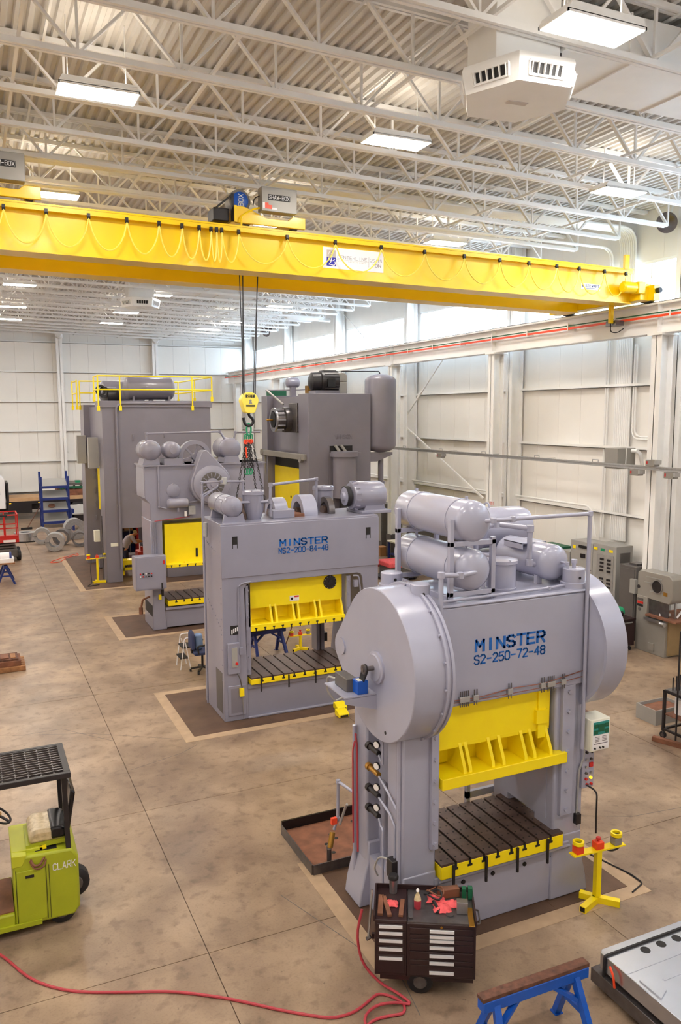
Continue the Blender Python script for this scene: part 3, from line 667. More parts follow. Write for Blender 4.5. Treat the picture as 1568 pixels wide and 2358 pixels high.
G().tube([(4.96, F2-.05, .55), (4.98, F2-.06, .05)], .009, 6).build('chain', 'steel', cb)
G().tube([(7.6, F2+.02, 2.9), (7.72, F2-.02, 2.9), (7.78, F2-.02, 2.45), (8.1, F2-.02, 2.4)], .018, 8, .06).build('conduit', P, bd); G().box(7.6, 7.7, F2-.05, F2+.02, 2.65, 2.8).build('junction_box', P, bd)
# left air piping
for x, y in ((4.5, 16.9), (4.48, 16.2)): elbow_pipe(t, [(x, y, .1), (x, y, 4.7), (x+.35, y, 4.95)] if y > 16.5 else [(x, y+.7, 4.2), (x, y+.7, 4.75), (4.7, 16.9, 4.85)], .022, P, 'air_pipe', .05)
elbow_pipe(t, [(4.5, 16.95, 4.0), (4.5, 16.95, 5.02), (4.85, 16.6, 5.06), (5.28, 16.5, 5.05), (5.28, 16.5, 4.5)], .025, P, 'air_pipe', .05)
G().cyl((4.46, 16.6, 3.9), (4.46, 16.6, 4.2), .05, 10).build('solenoid_valve', 'galvanised', t); G().cyl((4.9, 16.6, 5.0), (4.9, 16.6, 5.14), .06, 10).build('solenoid_valve', 'galvanised', t)
# crown-top equipment
k = strap_tank(t, (4.9, 15.95, 4.56), (4.9, 17.3, 4.56), .22, P, straps=(.16, .5)); G().cyl((4.9, 15.97, 4.56), (4.9, 15.93, 4.56), .04, 12).build('end_plug', P, k)
for yy in (16.02, 16.95): G().prism([(4.68, 4.24), (5.16, 4.24), (5.12, 4.42), (5.0, 4.36), (4.8, 4.36), (4.72, 4.42)], 'y', yy, yy+.08).build('saddle', P, k)
for x, y, r, h in ((5.48, 16.4, .215, .62), (7.42, 17.1, .23, .58)):
    k = G().lathe([(0, r*.7), (.2, r), (h-.1, r), (h-.09, r*1.1), (h-.02, r*1.1), (h, r*.9)], (x, y, 4.24), (0, 0, 1), 28).build('counterbalance_cylinder', P, t)
    bolts(k, [(x+r*math.cos(w), y+r*math.sin(w), 4.22+h) for w in [rad(60*q) for q in range(6)]], (0, 0, 1), .018, .03, P)
mo = G().lathe([(0, .15), (.03, .3), (.12, .33), (.72, .33), (.82, .29), (.86, .12)], (7.78, 16.45, 4.62), (1, 0, 0), 32).build('main_motor', P, t)
for w in range(0, 360, 24): G().bar((7.84, 16.45+.32*math.cos(rad(w)), 4.62+.32*math.sin(rad(w))), (7.93, 16.45+.34*math.cos(rad(w)), 4.62+.34*math.sin(rad(w))), .03).build('cooling_fin', P, mo)
G().lathe([(0, .09), (.05, .1), (.06, .21), (.14, .21), (.15, .1)], (7.6, 16.45, 4.62), (1, 0, 0), 24).build('motor_pulley', 'press_grey', mo)
G().ring((7.66, 16.45, 4.62), (1, 0, 0), .235, .205, .1, 24).build('drive_belt', 'black_rubber', mo)
G().prism([(8.02, 4.24), (8.62, 4.24), (8.52, 4.5), (8.12, 4.5)], 'y', 16.2, 16.7).box(7.9, 8.66, 16.05, 16.85, 4.24, 4.31).build('motor_base', P, mo, bevel=.01)
for x, r, w_, nm, m in ((6.62, .4, .34, 'drive_gear', 'press_grey'), (7.28, .32, .14, 'pinion_gear', 'steel_dark'), (5.98, .36, .3, 'drive_gear', 'press_grey'), (5.2, .4, .1, 'flywheel', 'bolster_steel')):
    o = G().ring((x, 16.75, 4.28), (1, 0, 0), r, r*.62, w_, 36).build(nm, m, t); G().cyl((x-.05, 16.75, 4.28), (x+w_+.05, 16.75, 4.28), .12, 16).build('hub', 'bolster_steel', o)
G().box(5.85, 6.35, 16.2, 16.5, 4.24, 4.42).build('junction_box', P, t, bevel=.01)
G().box(6.35, 6.62, 16.3, 17.0, 4.22, 4.3).build('pump_base', 'rust', t)
elbow_pipe(t, [(5.1, 16.3, 4.62), (5.78, 16.2, 4.62), (5.8, 16.2, 4.98), (7.16, 16.9, 5.0), (7.16, 16.9, 4.4)], .032, P, 'air_pipe', .05)
elbow_pipe(t, [(5.8, 16.2, 4.3), (5.8, 16.2, 4.98)], .028, P, 'air_pipe', .05)

# ---------------------------------------------------------------- press 3 (eccentric-gear press behind)
P = 'press_grey_shaded'
t = p3 = thing('stamping_press', 'grey press with spoked flywheel and round gear housing, behind the MS2-200-84-48 press', 'press', (6.4, 24.5, .006))
F3, B3 = 23.8, 25.1
fr = G().prism([(4.72, .006), (5.14, .006), (5.08, .8), (5.08, 3.35), (4.72, 3.35), (4.74, .8)], 'y', F3, B3).build('upright', P, t, bevel=.02)
G().prism([(7.7, .006), (8.12, .006), (8.1, 3.35), (7.74, 3.35)], 'y', F3, B3).build('upright', P, t, bevel=.02)
cr = G().prism([(4.74, 3.35), (8.1, 3.35), (8.1, 3.85), (8.3, 4.02), (8.3, 5.0), (4.6, 5.0), (4.6, 4.02), (4.74, 3.85)], 'y', F3, B3).build('crown', P, t, bevel=.015)
G().box(4.56, 8.34, F3-.06, B3+.06, 4.96, 5.0).build('crown_deck', P, cr)
G().box(5.1, 7.72, F3+.05, B3-.05, .05, .68).box(5.1, 7.72, F3-.03, F3+.1, .6, .68).build('bed', P, t, bevel=.01)
bolster(t, 5.18, 7.6, F3-.05, B3-.1, .72, .92, 9, clamps=0)
slide(t, 5.16, 7.6, F3, B3-.1, 1.9, 2.0, 3.2, 2.02, (5.75, 6.5, 7.1), nslot=10)
G().box(6.1, 6.16, F3+.08, F3+.11, 2.15, 2.42).build('slide_slot', 'slot_dark', t)
G().box(4.585, 4.61, F3+.02, B3-.1, 4.1, 4.9).build('side_panel', P, cr)
# gear housing
gh = G().prism(hull((6.53, 4.4), .62, (6.36, 5.28), .14, 48), 'y', F3-.32, F3+.1).build('gear_housing', P, t, bevel=.03)
G().lathe([(0, .55), (.05, .56), (.09, .5), (.10, .36)], (6.53, F3-.32, 4.4), (0, -1, 0), 40).build('housing_rim', P, gh)
G().ring((6.53, F3-.42, 4.4), (0, -1, 0), .36, .2, .03, 36).build('clutch_ring', 'cabinet_dark', gh)
for w in range(0, 360, 24): G().bar((6.53+.21*math.cos(rad(w)), F3-.45, 4.4+.21*math.sin(rad(w))), (6.53+.34*math.cos(rad(w)), F3-.45, 4.4+.34*math.sin(rad(w))), .025).build('clutch_rib', P, gh)
G().lathe([(0, .2), (.05, .18), (.06, .08), (.1, .07)], (6.53, F3-.42, 4.4), (0, -1, 0), 28).build('clutch_hub', P, gh)
fw = G().ring((6.2, F3+.25, 5.2), (0, 1, 0), .5, .38, .22, 48).build('flywheel', P, t)
for w in range(15, 375, 60): G().bar((6.2, F3+.36, 5.2), (6.2+.4*math.cos(rad(w)), F3+.36, 5.2+.4*math.sin(rad(w))), .07, .06).build('spoke', P, fw)
G().cyl((6.2, F3+.2, 5.2), (6.2, F3+.5, 5.2), .1, 16).build('hub', P, fw)
for x, r, nm in ((4.83, .31, 'a'), (7.3, .34, 'b')):
    y0, y1 = (F3-.05, F3+.95) if nm == 'a' else (F3+.05, F3+1.2)
    k = strap_tank(t, (x, y0, 5.42), (x, y1, 5.42), r, P, straps=(.25,)); G().cyl((x, y0+.02, 5.42), (x, y0-.02, 5.42), .035, 10).build('end_plug', P, k)
    G().prism([(x-.26, 5.0), (x+.26, 5.0), (x+.2, 5.2), (x-.2, 5.2)], 'y', F3+.05, F3+.8).build('saddle', P, k)
mo = G().lathe([(0, .1), (.03, .2), (.1, .25), (.55, .25), (.62, .2)], (5.46, F3-.05, 5.42), (0, 1, 0), 24).build('pump_motor', P, t); G().box(5.2, 5.75, F3, F3+.55, 5.0, 5.18).build('motor_base', P, mo); G().cyl((5.46, F3-.09, 5.42), (5.46, F3-.04, 5.42), .1, 16).build('end_cap', P, mo)
elbow_pipe(t, [(4.75, F3+.3, 5.7), (4.75, F3+.3, 5.92), (7.0, F3+.3, 5.95), (7.15, F3+.3, 5.72)], .03, P, 'air_pipe', .06)
elbow_pipe(t, [(7.45, F3+.3, 5.72), (7.5, F3+.3, 5.92), (8.3, F3+.3, 5.92)], .03, P, 'air_pipe', .06)
G().lathe([(0, .2), (.02, .2), (.03, .18)], (5.44, F3, 4.22), (0, -1, 0), 28).build('inspection_cover', P, cr)
bolts(cr, [(5.44+.2*math.cos(w), F3, 4.22+.2*math.sin(w)) for w in [rad(45*q) for q in range(8)]], (0, -1, 0), .018, .03, P)
st = strap_tank(t, (5.2, F3-.18, 3.86), (5.86, F3-.18, 3.86), .14, P, 'small_air_tank'); G().cyl((5.53, F3-.18, 3.72), (5.53, F3-.18, 3.6), .03, 8).build('drain', P, st)
elbow_pipe(t, [(5.86, F3-.15, 3.86), (6.3, F3-.12, 3.9)], .03, P, 'air_pipe'); elbow_pipe(t, [(5.0, F3-.04, 5.0), (5.0, F3-.04, 3.75), (5.2, F3-.1, 3.7)], .022, P, 'air_pipe', .05)
G().box(5.85, 6.05, F3-.2, F3-.05, 3.5, 3.75).build('valve_block', 'galvanised', t); G().cyl((5.76, F3-.15, 3.45), (5.76, F3-.15, 3.6), .04, 10).build('oiler_bowl', 'sign_white', t)
G().tube([(4.85, F3-.03, 3.33), (5.2, F3-.03, 3.36), (5.9, F3-.05, 3.42)], .012, 6).build('red_line', 'red_hose', t)
for x in (4.8, 4.86, 4.92): G().tube([(x, F3-.02, 3.3), (x, F3-.02, 2.35)], .012, 6).build('conduit', P, fr)
bx = G().box(4.16, 5.06, F3-.45, F3-.06, 1.36, 2.36).box(4.2, 4.4, F3-.1, F3+.3, 1.4, 2.3).build('control_cabinet', 'press_grey_shaded', t, bevel=.012)
tag(bx, 'grey control cabinet with two rows of buttons')
G().box(4.2, 5.02, F3-.465, F3-.45, 1.4, 2.32).build('cabinet_door', 'press_grey_shaded', bx)
for j in range(2):
    for i in range(5): G().cyl((4.3+.08*i, F3-.465, 1.86-.08*j), (4.3+.08*i, F3-.49, 1.86-.08*j), .022, 10).build('button', ('red_paint', 'black_metal', 'sign_white', 'black_metal', 'red_paint', 'sign_white', 'red_paint', 'cabinet_dark', 'black_metal', 'black_metal')[j*5+i], bx)
G().box(4.97, 5.01, F3-.5, F3-.46, 2.12, 2.22).build('door_handle', 'red_paint', bx); G().box(4.9, 4.94, F3-.5, F3-.45, 1.38, 1.55).build('latch', 'black_metal', bx)
G().box(4.73, 4.735, F3+.1, B3-.1, .25, .75).build('access_opening', 'slot_dark', fr)
G().tube([(4.7, F3+.3, 1.0), (4.5, F3+.4, .9), (4.45, F3+.45, .6)], .03, 8, .06).build('oil_pipe', 'rust', fr); G().cyl((4.45, F3+.45, .45), (4.45, F3+.45, .65), .06, 10).build('oil_filter', 'rust', fr)
G().box(4.9, 4.98, F3-.04, F3, .95, 1.1).build('yellow_plug', 'press_yellow', fr); G().box(4.98, 5.06, F3-.04, F3, 1.05, 1.25).build('junction_box', 'black_metal', fr)

# ---------------------------------------------------------------- press 4 (big press with railing)
P = 'press_grey_dark'
t = p4 = thing('stamping_press', 'tall dark grey press with yellow safety railing and two tanks on top', 'press', (6.6, 34.2, .006))
F4, M4, B4 = 31.5, 32.9, 37.3
uf = G().prism([(4.54, .006), (5.14, .006), (5.18, 2.1), (6.85, 2.08), (6.9, .006), (8.8, .006), (8.78, 6.75), (4.58, 6.75)], 'y', F4, F4+1.1).build('front_end_frame', P, t, bevel=.012)
G().box(4.5, 8.84, F4-.05, F4+1.2, 6.75, 7.0).build('top_ledge', P, uf, bevel=.01)
ub = G().prism([(4.42, .006), (5.1, .006), (5.12, 2.1), (6.8, 2.1), (6.9, .006), (8.8, .006), (8.78, 6.9), (4.5, 6.9)], 'y', B4-1.1, B4).build('rear_end_frame', P, t, bevel=.012)
cr = G().box(4.75, 8.6, F4+1.1, B4-1.1, 4.4, 6.8).build('crown', P, t)
G().box(4.7, 8.6, 34.6, 35.2, .05, .5).build('bed', P, t)
sl = G().box(4.95, 8.4, F4+1.25, B4-1.3, 2.4, 4.4).build('slide', 'press_yellow', t, bevel=.01); tag(sl, 'yellow painted ram deep inside the frame')
G().box(4.66, 4.76, F4+1.1, F4+1.5, 2.7, 4.6).build('slide_gib', 'press_yellow', t); G().box(4.64, 4.74, F4+1.1, F4+1.5, 1.7, 2.7).build('gib_lower', 'rust', t)
for yy, s in ((F4+1.1, 1), (B4-1.1, -1)): G().box(4.15, 4.52, yy-.25, yy+.1, 4.4, 5.6).build('side_duct', 'cabinet_grey', t, bevel=.01)
k = strap_tank(t, (5.55, F4+.9, 7.5), (7.58, F4+.9, 7.5), .44, P, dome=.45)
for x in (5.9, 7.3): G().box(x-.04, x+.04, F4+.6, F4+1.2, 7.0, 7.2).build('saddle', P, k)
G().cyl((6.62, F4+.9, 7.0), (6.62, F4+.9, 7.14), .09, 14).build('drain_flange', P, k)
strap_tank(t, (5.0, F4+3.6, 7.45), (7.0, F4+3.6, 7.45), .44, P, dome=.45)
mo = G().lathe([(0, .22), (.06, .34), (.5, .34), (.56, .2)], (4.9, F4+1.5, 7.2), (1, .2, 0), 24).build('drive_motor', 'black_metal', t); G().ring((4.85, F4+1.3, 7.35), (.2, -1, 0), .22, .12, .1, 20).build('belt_guard', 'black_metal', mo)
G().ring((4.72, F4+1.2, 7.42), (.3, -1, 0), .2, .13, .12, 20).build('coiled_hose', 'black_rubber', t)
# safety railing
ra = G(); Yr0, Yr1 = F4+.0, F4+5.5
def rail(pts, name='handrail'):
    return G().tube(pts, .03, 6).build(name, 'press_yellow', t)
for z in (7.93, 7.42):
    rail([(4.46, F4-.08, z), (8.84, F4-.08, z)]); rail([(4.46, F4+5.4, z), (8.8, F4+5.4, z)])
    rail([(4.46, F4-.08, z), (4.46, F4+1.0, z)]); rail([(8.84, F4-.08, z), (8.84, F4+5.4, z)]); rail([(4.2, F4+4.2, z-.05), (4.2, F4+5.8, z-.05)])
for x, y, z0 in ((4.46, F4-.08, 6.65), (5.27, F4-.08, 6.65), (8.05, F4-.08, 6.65), (8.84, F4-.08, 7.0), (8.84, F4+2.6, 7.0), (8.8, F4+5.4, 7.0), (6.2, F4+5.4, 6.9), (4.46, F4+5.4, 6.7), (4.2, F4+4.2, 6.7), (4.2, F4+5.8, 6.7), (4.46, F4+1.0, 7.0)):
    o = rail([(x, y, z0), (x, y, 7.93)], 'rail_post'); G().box(x-.05, x+.05, y-.02, y+.02, z0-.02, z0+.16).build('post_foot', 'press_yellow', o)
G().tube([(5.1, F4-.06, .5), (5.1, F4-.06, 6.75), (5.28, F4-.06, 6.9), (8.0, F4-.06, 6.9)], .045, 8, .15).build('conduit', P, uf)
for z in (1.5, 3, 4.4, 5.9): G().box(5.02, 5.18, F4-.07, F4, z-.03, z+.03).build('conduit_clamp', P, uf)
for x, z in ((5.7, 5.6), (5.75, 4.55), (5.75, 3.55), (6.9, 5.7)): G().tube([(x, F4, z+.1), (x, F4-.06, z+.1), (x, F4-.06, z-.1), (x, F4, z-.1)], .018, 6, .02).build('climbing_rung', P, uf)
for z in (1.4, 2, 2.6, 3.2, 3.8): G().tube([(4.85, B4-1.1, z+.1), (4.85, B4-1.16, z+.1), (4.85, B4-1.16, z-.1), (4.85, B4-1.1, z-.1)], .018, 6, .02).build('climbing_rung', P, ub)
G().box(4.72, 5.0, F4-.012, F4, 1.42, 1.55).build('name_plate', 'box_cream', uf)
G().box(4.2, 4.42, F4+.6, F4+.8, 1.55, 2.0).build('switch_box', 'box_cream', t, bevel=.01); G().tube([(4.45, F4+.3, 2.6), (4.45, F4+.3, .1)], .03, 8).build('side_pipe', 'steel_dark', t)
# yellow bolster and die clamps seen through the front opening
G().box(5.0, 7.0, F4+1.25, F4+1.75, .42, .6).build('bolster', 'press_yellow', t); G().box(5.0, 7.0, F4+1.15, F4+1.25, .22, .32).box(5.3, 5.4, F4+1.15, F4+1.3, .02, .45).box(6.6, 6.7, F4+1.15, F4+1.3, .02, .45).build('bolster_carriage', 'press_yellow', t)

# ---------------------------------------------------------------- press 5 (right rear, vertical tank)
t = p5 = thing('stamping_press', 'tall dark grey press with vertical air tank beside the right wall', 'press', (12.9, 30.6, .006))
F5, B5, X5, X6 = 28.0, 33.3, 11.56, 14.18
uf = G().box(X5, X6, F5, F5+1.0, .006, 7.24).build('front_end_frame', P, t, bevel=.015)
ub = G().box(X5, X6, B5-.7, B5, .006, 7.24).build('rear_end_frame', P, t, bevel=.015)
G().box(X5+.3, X6-.1, F5+1.0, B5-.7, 4.9, 7.15).build('crown', P, t); G().box(X5+.1, X6, F5+1.0, B5-.7, .006, .9).build('bed', P, t)
sl = G().box(X5+.28, X6-.2, F5+1.1, B5-.8, 2.0, 4.3).build('slide', 'press_yellow', t); tag(sl, 'yellow painted ram')
fl_ = G().box(X5+.1, X6-.1, F5+1.05, B5-.75, 1.75, 2.05).build('slide_flange', 'press_yellow', sl)
for y in [F5+1.3+.42*k for k in range(8)]: G().box(X5+.12, X5+.3, y-.03, y+.03, 2.0, 2.5).build('gusset', 'press_yellow', sl)
G().cyl((X5+.27, F5+2.6, 3.1), (X5+.29, F5+2.6, 3.1), .06, 10).build('slide_port', 'slot_dark', sl)
G().box(X5+.35, X5+.4, F5+1.0, B5-.7, 4.3, 4.9).build('dark_gap', 'slot_dark', t)
br = G().box(X5-.12, X5+.02, F5+.2, B5-.3, 4.72, 4.95).build('hinged_bar', 'box_grey', t, bevel=.02); G().cyl((X5-.14, B5-.25, 4.84), (X5+.04, B5-.25, 4.84), .14, 16).build('hinge_boss', 'box_grey', br); G().cyl((X5-.14, F5+.6, 4.75), (X5+.04, F5+.6, 4.75), .13, 16).build('hinge_boss', 'box_grey', br)
G().tube([(X5-.02, B5-.45, 4.8), (X5-.02, B5-.45, 3.9)], .03, 6).build('brace', 'box_grey', t)
dr = G().lathe([(0, .5), (.9, .5), (.92, .4), (1.25, .4)], (X5+.6, F5+1.9, 6.25), (-1, 0, 0), 28).build('clutch_drum', 'steel_dark', t)
G().box(X5-.05, X5+.4, F5+1.05, F5+1.9, 5.75, 6.9).build('drum_guard', 'steel_dark', dr, bevel=.02)
for w in range(0, 360, 30): G().bar((X5-.65, F5+1.9+.44*math.cos(rad(w)), 6.25+.44*math.sin(rad(w))), (X5-.35, F5+1.9+.44*math.cos(rad(w)), 6.25+.44*math.sin(rad(w))), .09, .05).build('brake_spring', 'steel', dr)
G().ring((X5-.7, F5+1.9, 6.25), (1, 0, 0), .47, .34, .05, 28).build('drum_ring', 'steel', dr); G().cyl((X5-.72, F5+1.9, 6.25), (X5-.6, F5+1.9, 6.25), .3, 20).build('drum_hub', 'slot_dark', dr); G().cyl((X5-.98, F5+1.9, 6.25), (X5-.7, F5+1.9, 6.25), .04, 8).build('rotary_union', 'brass', dr)
# front arch with counterbalance cylinder
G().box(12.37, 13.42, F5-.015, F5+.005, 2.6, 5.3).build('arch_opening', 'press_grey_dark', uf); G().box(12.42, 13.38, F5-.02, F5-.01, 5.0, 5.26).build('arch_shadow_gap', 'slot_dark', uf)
cc = G().lathe([(0, .44), (1.55, .44), (1.56, .52), (1.75, .52), (1.76, .4)], (12.88, F5-.35, 3.3), (0, 0, 1), 32).build('counterbalance_cylinder', P, t); G().box(12.4, 13.6, F5-.4, F5-.1, 4.85, 5.0).build('cylinder_lug', P, cc)
for x in (12.75, 13.0): G().bar((x, F5-.3, 5.0), (x-.1, F5-.02, 5.28), .1, .06).build('link_arm', 'box_grey', cc)
G().cyl((12.88, F5-.35, 1.6), (12.88, F5-.35, 3.3), .2, 16).build('piston_rod', 'slot_dark', cc)
text('cast_name', 'VERSON', 'press_grey_dark', uf, 12.65, F5-.004, 5.52, .72, .16, .012)
G().box(12.55, 13.42, F5-.004, F5, 5.47, 5.49).box(12.55, 13.42, F5-.004, F5, 5.71, 5.73).build('cast_border', 'press_grey_dark', uf)
tk = strap_tank(t, (14.78, F5+.35, 4.95), (14.78, F5+.35, 8.02), .62, P, 'vertical_air_tank', straps=(.67,), dome=.45)
G().prism([(14.1, 4.6), (14.5, 4.6), (15.2, 4.85), (15.2, 4.95), (14.1, 4.95)], 'y', F5+.1, F5+.6).build('tank_bracket', P, tk)
elbow_pipe(tk, [(14.8, F5+.35, 4.9), (14.8, F5+.35, 3.3), (15.0, F5+.3, 3.15)], .11, P, 'tank_outlet_pipe', .15, False); G().cyl((14.8, F5+.35, 3.7), (14.8, F5+.35, 3.8), .17, 14).build('pipe_flange', P, tk)
G().tube([(13.2, F5+.6, 7.24), (13.2, F5+.6, 8.1), (14.8, F5+.5, 8.12), (14.8, F5+.4, 8.0)], .025, 6, .05).build('tank_pipe', 'black_metal', tk)
mo = G().lathe([(0, .2), (.08, .34), (.42, .36), (.43, .42), (1.1, .42), (1.12, .3)], (11.9, F5+.7, 7.7), (1, -.1, 0), 24).build('main_motor', 'black_metal', t)
for w in range(0, 360, 20): G().bar((12.4, F5+.65+.42*math.cos(rad(w)), 7.7+.42*math.sin(rad(w))), (12.95, F5+.6+.42*math.cos(rad(w)), 7.7+.42*math.sin(rad(w))), .03).build('cooling_fin', 'black_metal', mo)
G().box(12.45, 12.75, F5+.15, F5+.35, 7.5, 7.8).build('terminal_box', 'black_gloss', mo); G().box(12.0, 13.0, F5+.3, F5+1.0, 7.24, 7.36).build('motor_base', P, mo)
G().box(13.05, 13.42, F5+.5, F5+1.0, 7.24, 7.7).prism([(13.05, 7.7), (13.42, 7.7), (13.42, 7.95), (13.3, 8.05), (13.05, 8.05)], 'y', F5+.5, F5+1.0).build('belt_guard', 'box_grey', t, bevel=.03)
k = strap_tank(t, (11.9, F5+3.2, 7.75), (12.5, F5+3.2, 7.75), .2, 'press_grey_shaded', 'small_air_tank'); G().box(12.1, 12.3, F5+3.1, F5+3.3, 7.2, 7.6).build('tank_post', P, k)
G().tube([(11.3, F5+4.0, 7.45), (12.4, F5+3.0, 7.45), (12.9, F5+1.5, 7.45)], .02, 6).build('air_pipe', P, t); G().tube([(11.2, F5+3.6, 7.45), (11.4, F5+2.2, 6.85)], .04, 6).build('air_pipe', 'box_grey', t)
G().box(X5+.2, X5+.9, B5-.7, B5-.1, 7.24, 7.45).build('lube_unit', 'green_dark', t); G().box(X5+.9, X5+1.2, F5+2.2, F5+2.5, 7.2, 7.6).build('oiler', 'brass', t)
# ================================================================ CRANE
Y1, Z0, Z1 = 17.12, 9.44, 10.32           # near girder's web face, bottom and top
YK = lambda x: Y1-.012*(16.6-x)           # the bridge stands a touch out of square
t = cr_ = thing('bridge_crane', 'yellow double-girder overhead crane lettered 25/15 TON', 'crane', (2.5, 18.4, Z0))
def girder(y0, y1, name):
    P_ = lambda x, y: (x, y-.012*(16.6-x))
    def skew(g, xa, xb, ya, yb, za, zb):
        v = [P_(x, y)+(z,) for z in (za, zb) for x, y in ((xa, ya), (xb, ya), (xb, yb), (xa, yb))]
        return g.add(v, [(0, 3, 2, 1), (4, 5, 6, 7), (0, 1, 5, 4), (1, 2, 6, 5), (2, 3, 7, 6), (3, 0, 4, 7)])
    o = skew(G(), -11.3, 16.6, y0, y1, Z0+.02, Z1).build(name, 'crane_yellow', t)
    skew(G(), -11.3, 16.6, y0-.05, y1+.05, Z0, Z0+.03).build('bottom_flange', 'crane_yellow', o)
    skew(G(), -11.3, 16.6, y0-.1, y1+.1, Z1, Z1+.035).build('top_flange', 'crane_yellow', o)
    skew(G(), -11.3, 16.6, (y0+y1)/2-.03, (y0+y1)/2+.03, Z1+.035, Z1+.1).build('trolley_rail', 'steel_dark', o)
    return o
g1 = girder(Y1, Y1+.5, 'girder'); g2 = girder(19.2, 19.7, 'girder')
def skb(xa, xb, dy0, dy1, za, zb):
    y = YK((xa+xb)/2); return G().box(xa, xb, y+dy0, y+dy1, za, zb)
skb(-11.3, 16.6, 0, 0, 0, 0)
ch = G().add([(x, YK(x)+dy, z) for z in (Z1-.11, Z1-.02) for x, dy in ((-11.3, -.16), (16.5, -.16), (16.5, -.1), (-11.3, -.1))], [(0, 3, 2, 1), (4, 5, 6, 7), (0, 1, 5, 4), (1, 2, 6, 5), (2, 3, 7, 6), (3, 0, 4, 7)]).build('festoon_track', 'crane_yellow', g1)
FX = [-1.0, -.1, .8, 1.55, 2.33, 3.06, 3.7, 4.17, 4.53, 4.78, 4.9, 5.01, 5.38, 6.48, 7.63, 8.79, 9.95, 11.06, 12.11, 13.0, 13.89, 14.63, 15.49, 16.25]
for i, x in enumerate(FX):
    y = YK(x)-.19
    G().box(x-.03, x+.03, y-.02, y+.05, Z1-.15, Z1-.08).cyl((x-.03, y, Z1-.16), (x+.03, y, Z1-.16), .03, 8).build('festoon_trolley', 'black_metal', g1)
    if i:
        a = FX[i-1]; d = .62-.05*abs(x-a); pts = []
        for k in range(13):
            u = k/12; s_ = (1-(2*u-1)**2)**.7; pts.append((a+(x-a)*u, YK(a+(x-a)*u)-.2-.02*s_, Z1-.17-d*s_))
        G().tube(pts, .015, 6).build('festoon_cable', 'pale_yellow', g1)
# signs on the near girder
sg = skb(7.41, 8.94, -.012, -.004, 9.66, 10.12).build('capacity_sign', 'sign_white', g1); yq = YK(8.2)-.012
tag(sg, 'white capacity sign with blue logo')
G().box(7.50, 7.73, yq-.003, yq, 9.90, 10.06).build('logo_upper', 'sign_grey', sg); G().box(7.50, 7.73, yq-.003, yq, 9.71, 9.90).build('logo_lower', 'sign_blue', sg)
G().tube([(7.70, yq-.006, 9.87), (7.66, yq-.006, 9.83), (7.6, yq-.006, 9.82), (7.54, yq-.006, 9.87), (7.53, yq-.006, 9.95), (7.57, yq-.006, 10.02), (7.63, yq-.006, 10.045), (7.64, yq-.006, 10.01)], .009, 6).tube([(7.66, yq-.006, 10.03), (7.61, yq-.006, 9.97)], .011, 6).build('logo_letter', 'sign_white', sg)
G().tube([(7.63, yq-.006, 9.92), (7.60, yq-.006, 9.8), (7.55, yq-.006, 9.74), (7.62, yq-.006, 9.735), (7.68, yq-.006, 9.725), (7.71, yq-.006, 9.76), (7.70, yq-.006, 9.81)], .011, 6).build('logo_letter', 'sign_white', sg)
text('sign_lettering', 'CENTERLINE', 'ink_grey', sg, 7.77, yq, 9.885, .74, .07, .003, .5); text('sign_lettering', 'ENGINEERING', 'sign_grey', sg, 7.79, yq, 9.82, .68, .03, .003, .5)
text('sign_lettering', '25/15', 'ink_grey', sg, 8.6, yq, 9.88, .29, .065, .003, .6); text('sign_lettering', 'TON', 'ink_grey', sg, 8.64, yq, 9.77, .23, .065, .003, .7)
G().box(8.555, 8.56, yq-.003, yq, 9.75, 9.98).box(7.73, 8.55, yq-.003, yq, 9.865, 9.868).build('sign_rule', 'ink_grey', sg)
sg = skb(14.88, 15.52, -.012, -.004, 9.72, 9.87).build('maker_sign', 'sign_white', g1); yq = YK(15.2)-.012; text('sign_lettering', 'STEWART', 'navy_paint', sg, 15.02, yq, 9.785, .46, .06, .003, 1.0); G().box(14.91, 14.98, yq-.003, yq, 9.78, 9.84).build('logo', 'navy_paint', sg); G().box(15.02, 15.46, yq-.003, yq, 9.75, 9.76).build('sign_rule', 'navy_paint', sg)
# end truck riding on the runway
et = G().box(16.6, 17.0, 16.75, 20.5, 9.5, 9.95).build('end_truck', 'crane_yellow', t, bevel=.02)
for y in (17.0, 20.2): G().cyl((16.98, y, 9.66), (17.24, y, 9.66), .2, 20).build('truck_wheel', 'steel_dark', et)
mt = G().lathe([(0, .1), (.04, .15), (.42, .15), (.44, .11), (.5, .11)], (16.05, 16.85, 9.82), (1, 0, 0), 20).build('travel_motor', 'crane_yellow', et); G().box(16.5, 16.75, 16.7, 17.0, 9.66, 9.98).build('gearbox', 'crane_yellow', mt, bevel=.02)
G().cyl((17.0, 16.9, 9.72), (17.12, 16.9, 9.72), .13, 16).build('gear_cover', 'crane_yellow', mt); G().box(16.25, 16.4, 16.98, 17.06, 10.33, 10.7).build('stop_plate', 'crane_yellow', et)
G().box(16.9, 17.1, 16.55, 16.75, 9.5, 9.9).build('bumper_bracket', 'crane_yellow', et); G().cyl((17.0, 16.55, 9.75), (17.0, 16.42, 9.75), .07, 14).build('bumper', 'black_rubber', et)
G().box(16.5, 16.6, 17.7, 17.8, 8.98, 9.5).build('collector_arm', 'crane_yellow', et); G().box(16.6, 16.9, 17.6, 18.0, 8.92, 9.06).build('collector_shoe', 'steel_dark', et)
G().tube([(16.55, 17.75, 8.98), (16.6, 17.8, 8.75), (16.75, 17.7, 8.72), (16.9, 17.6, 8.85)], .014, 6, .08).build('collector_cable', 'black_rubber', et)
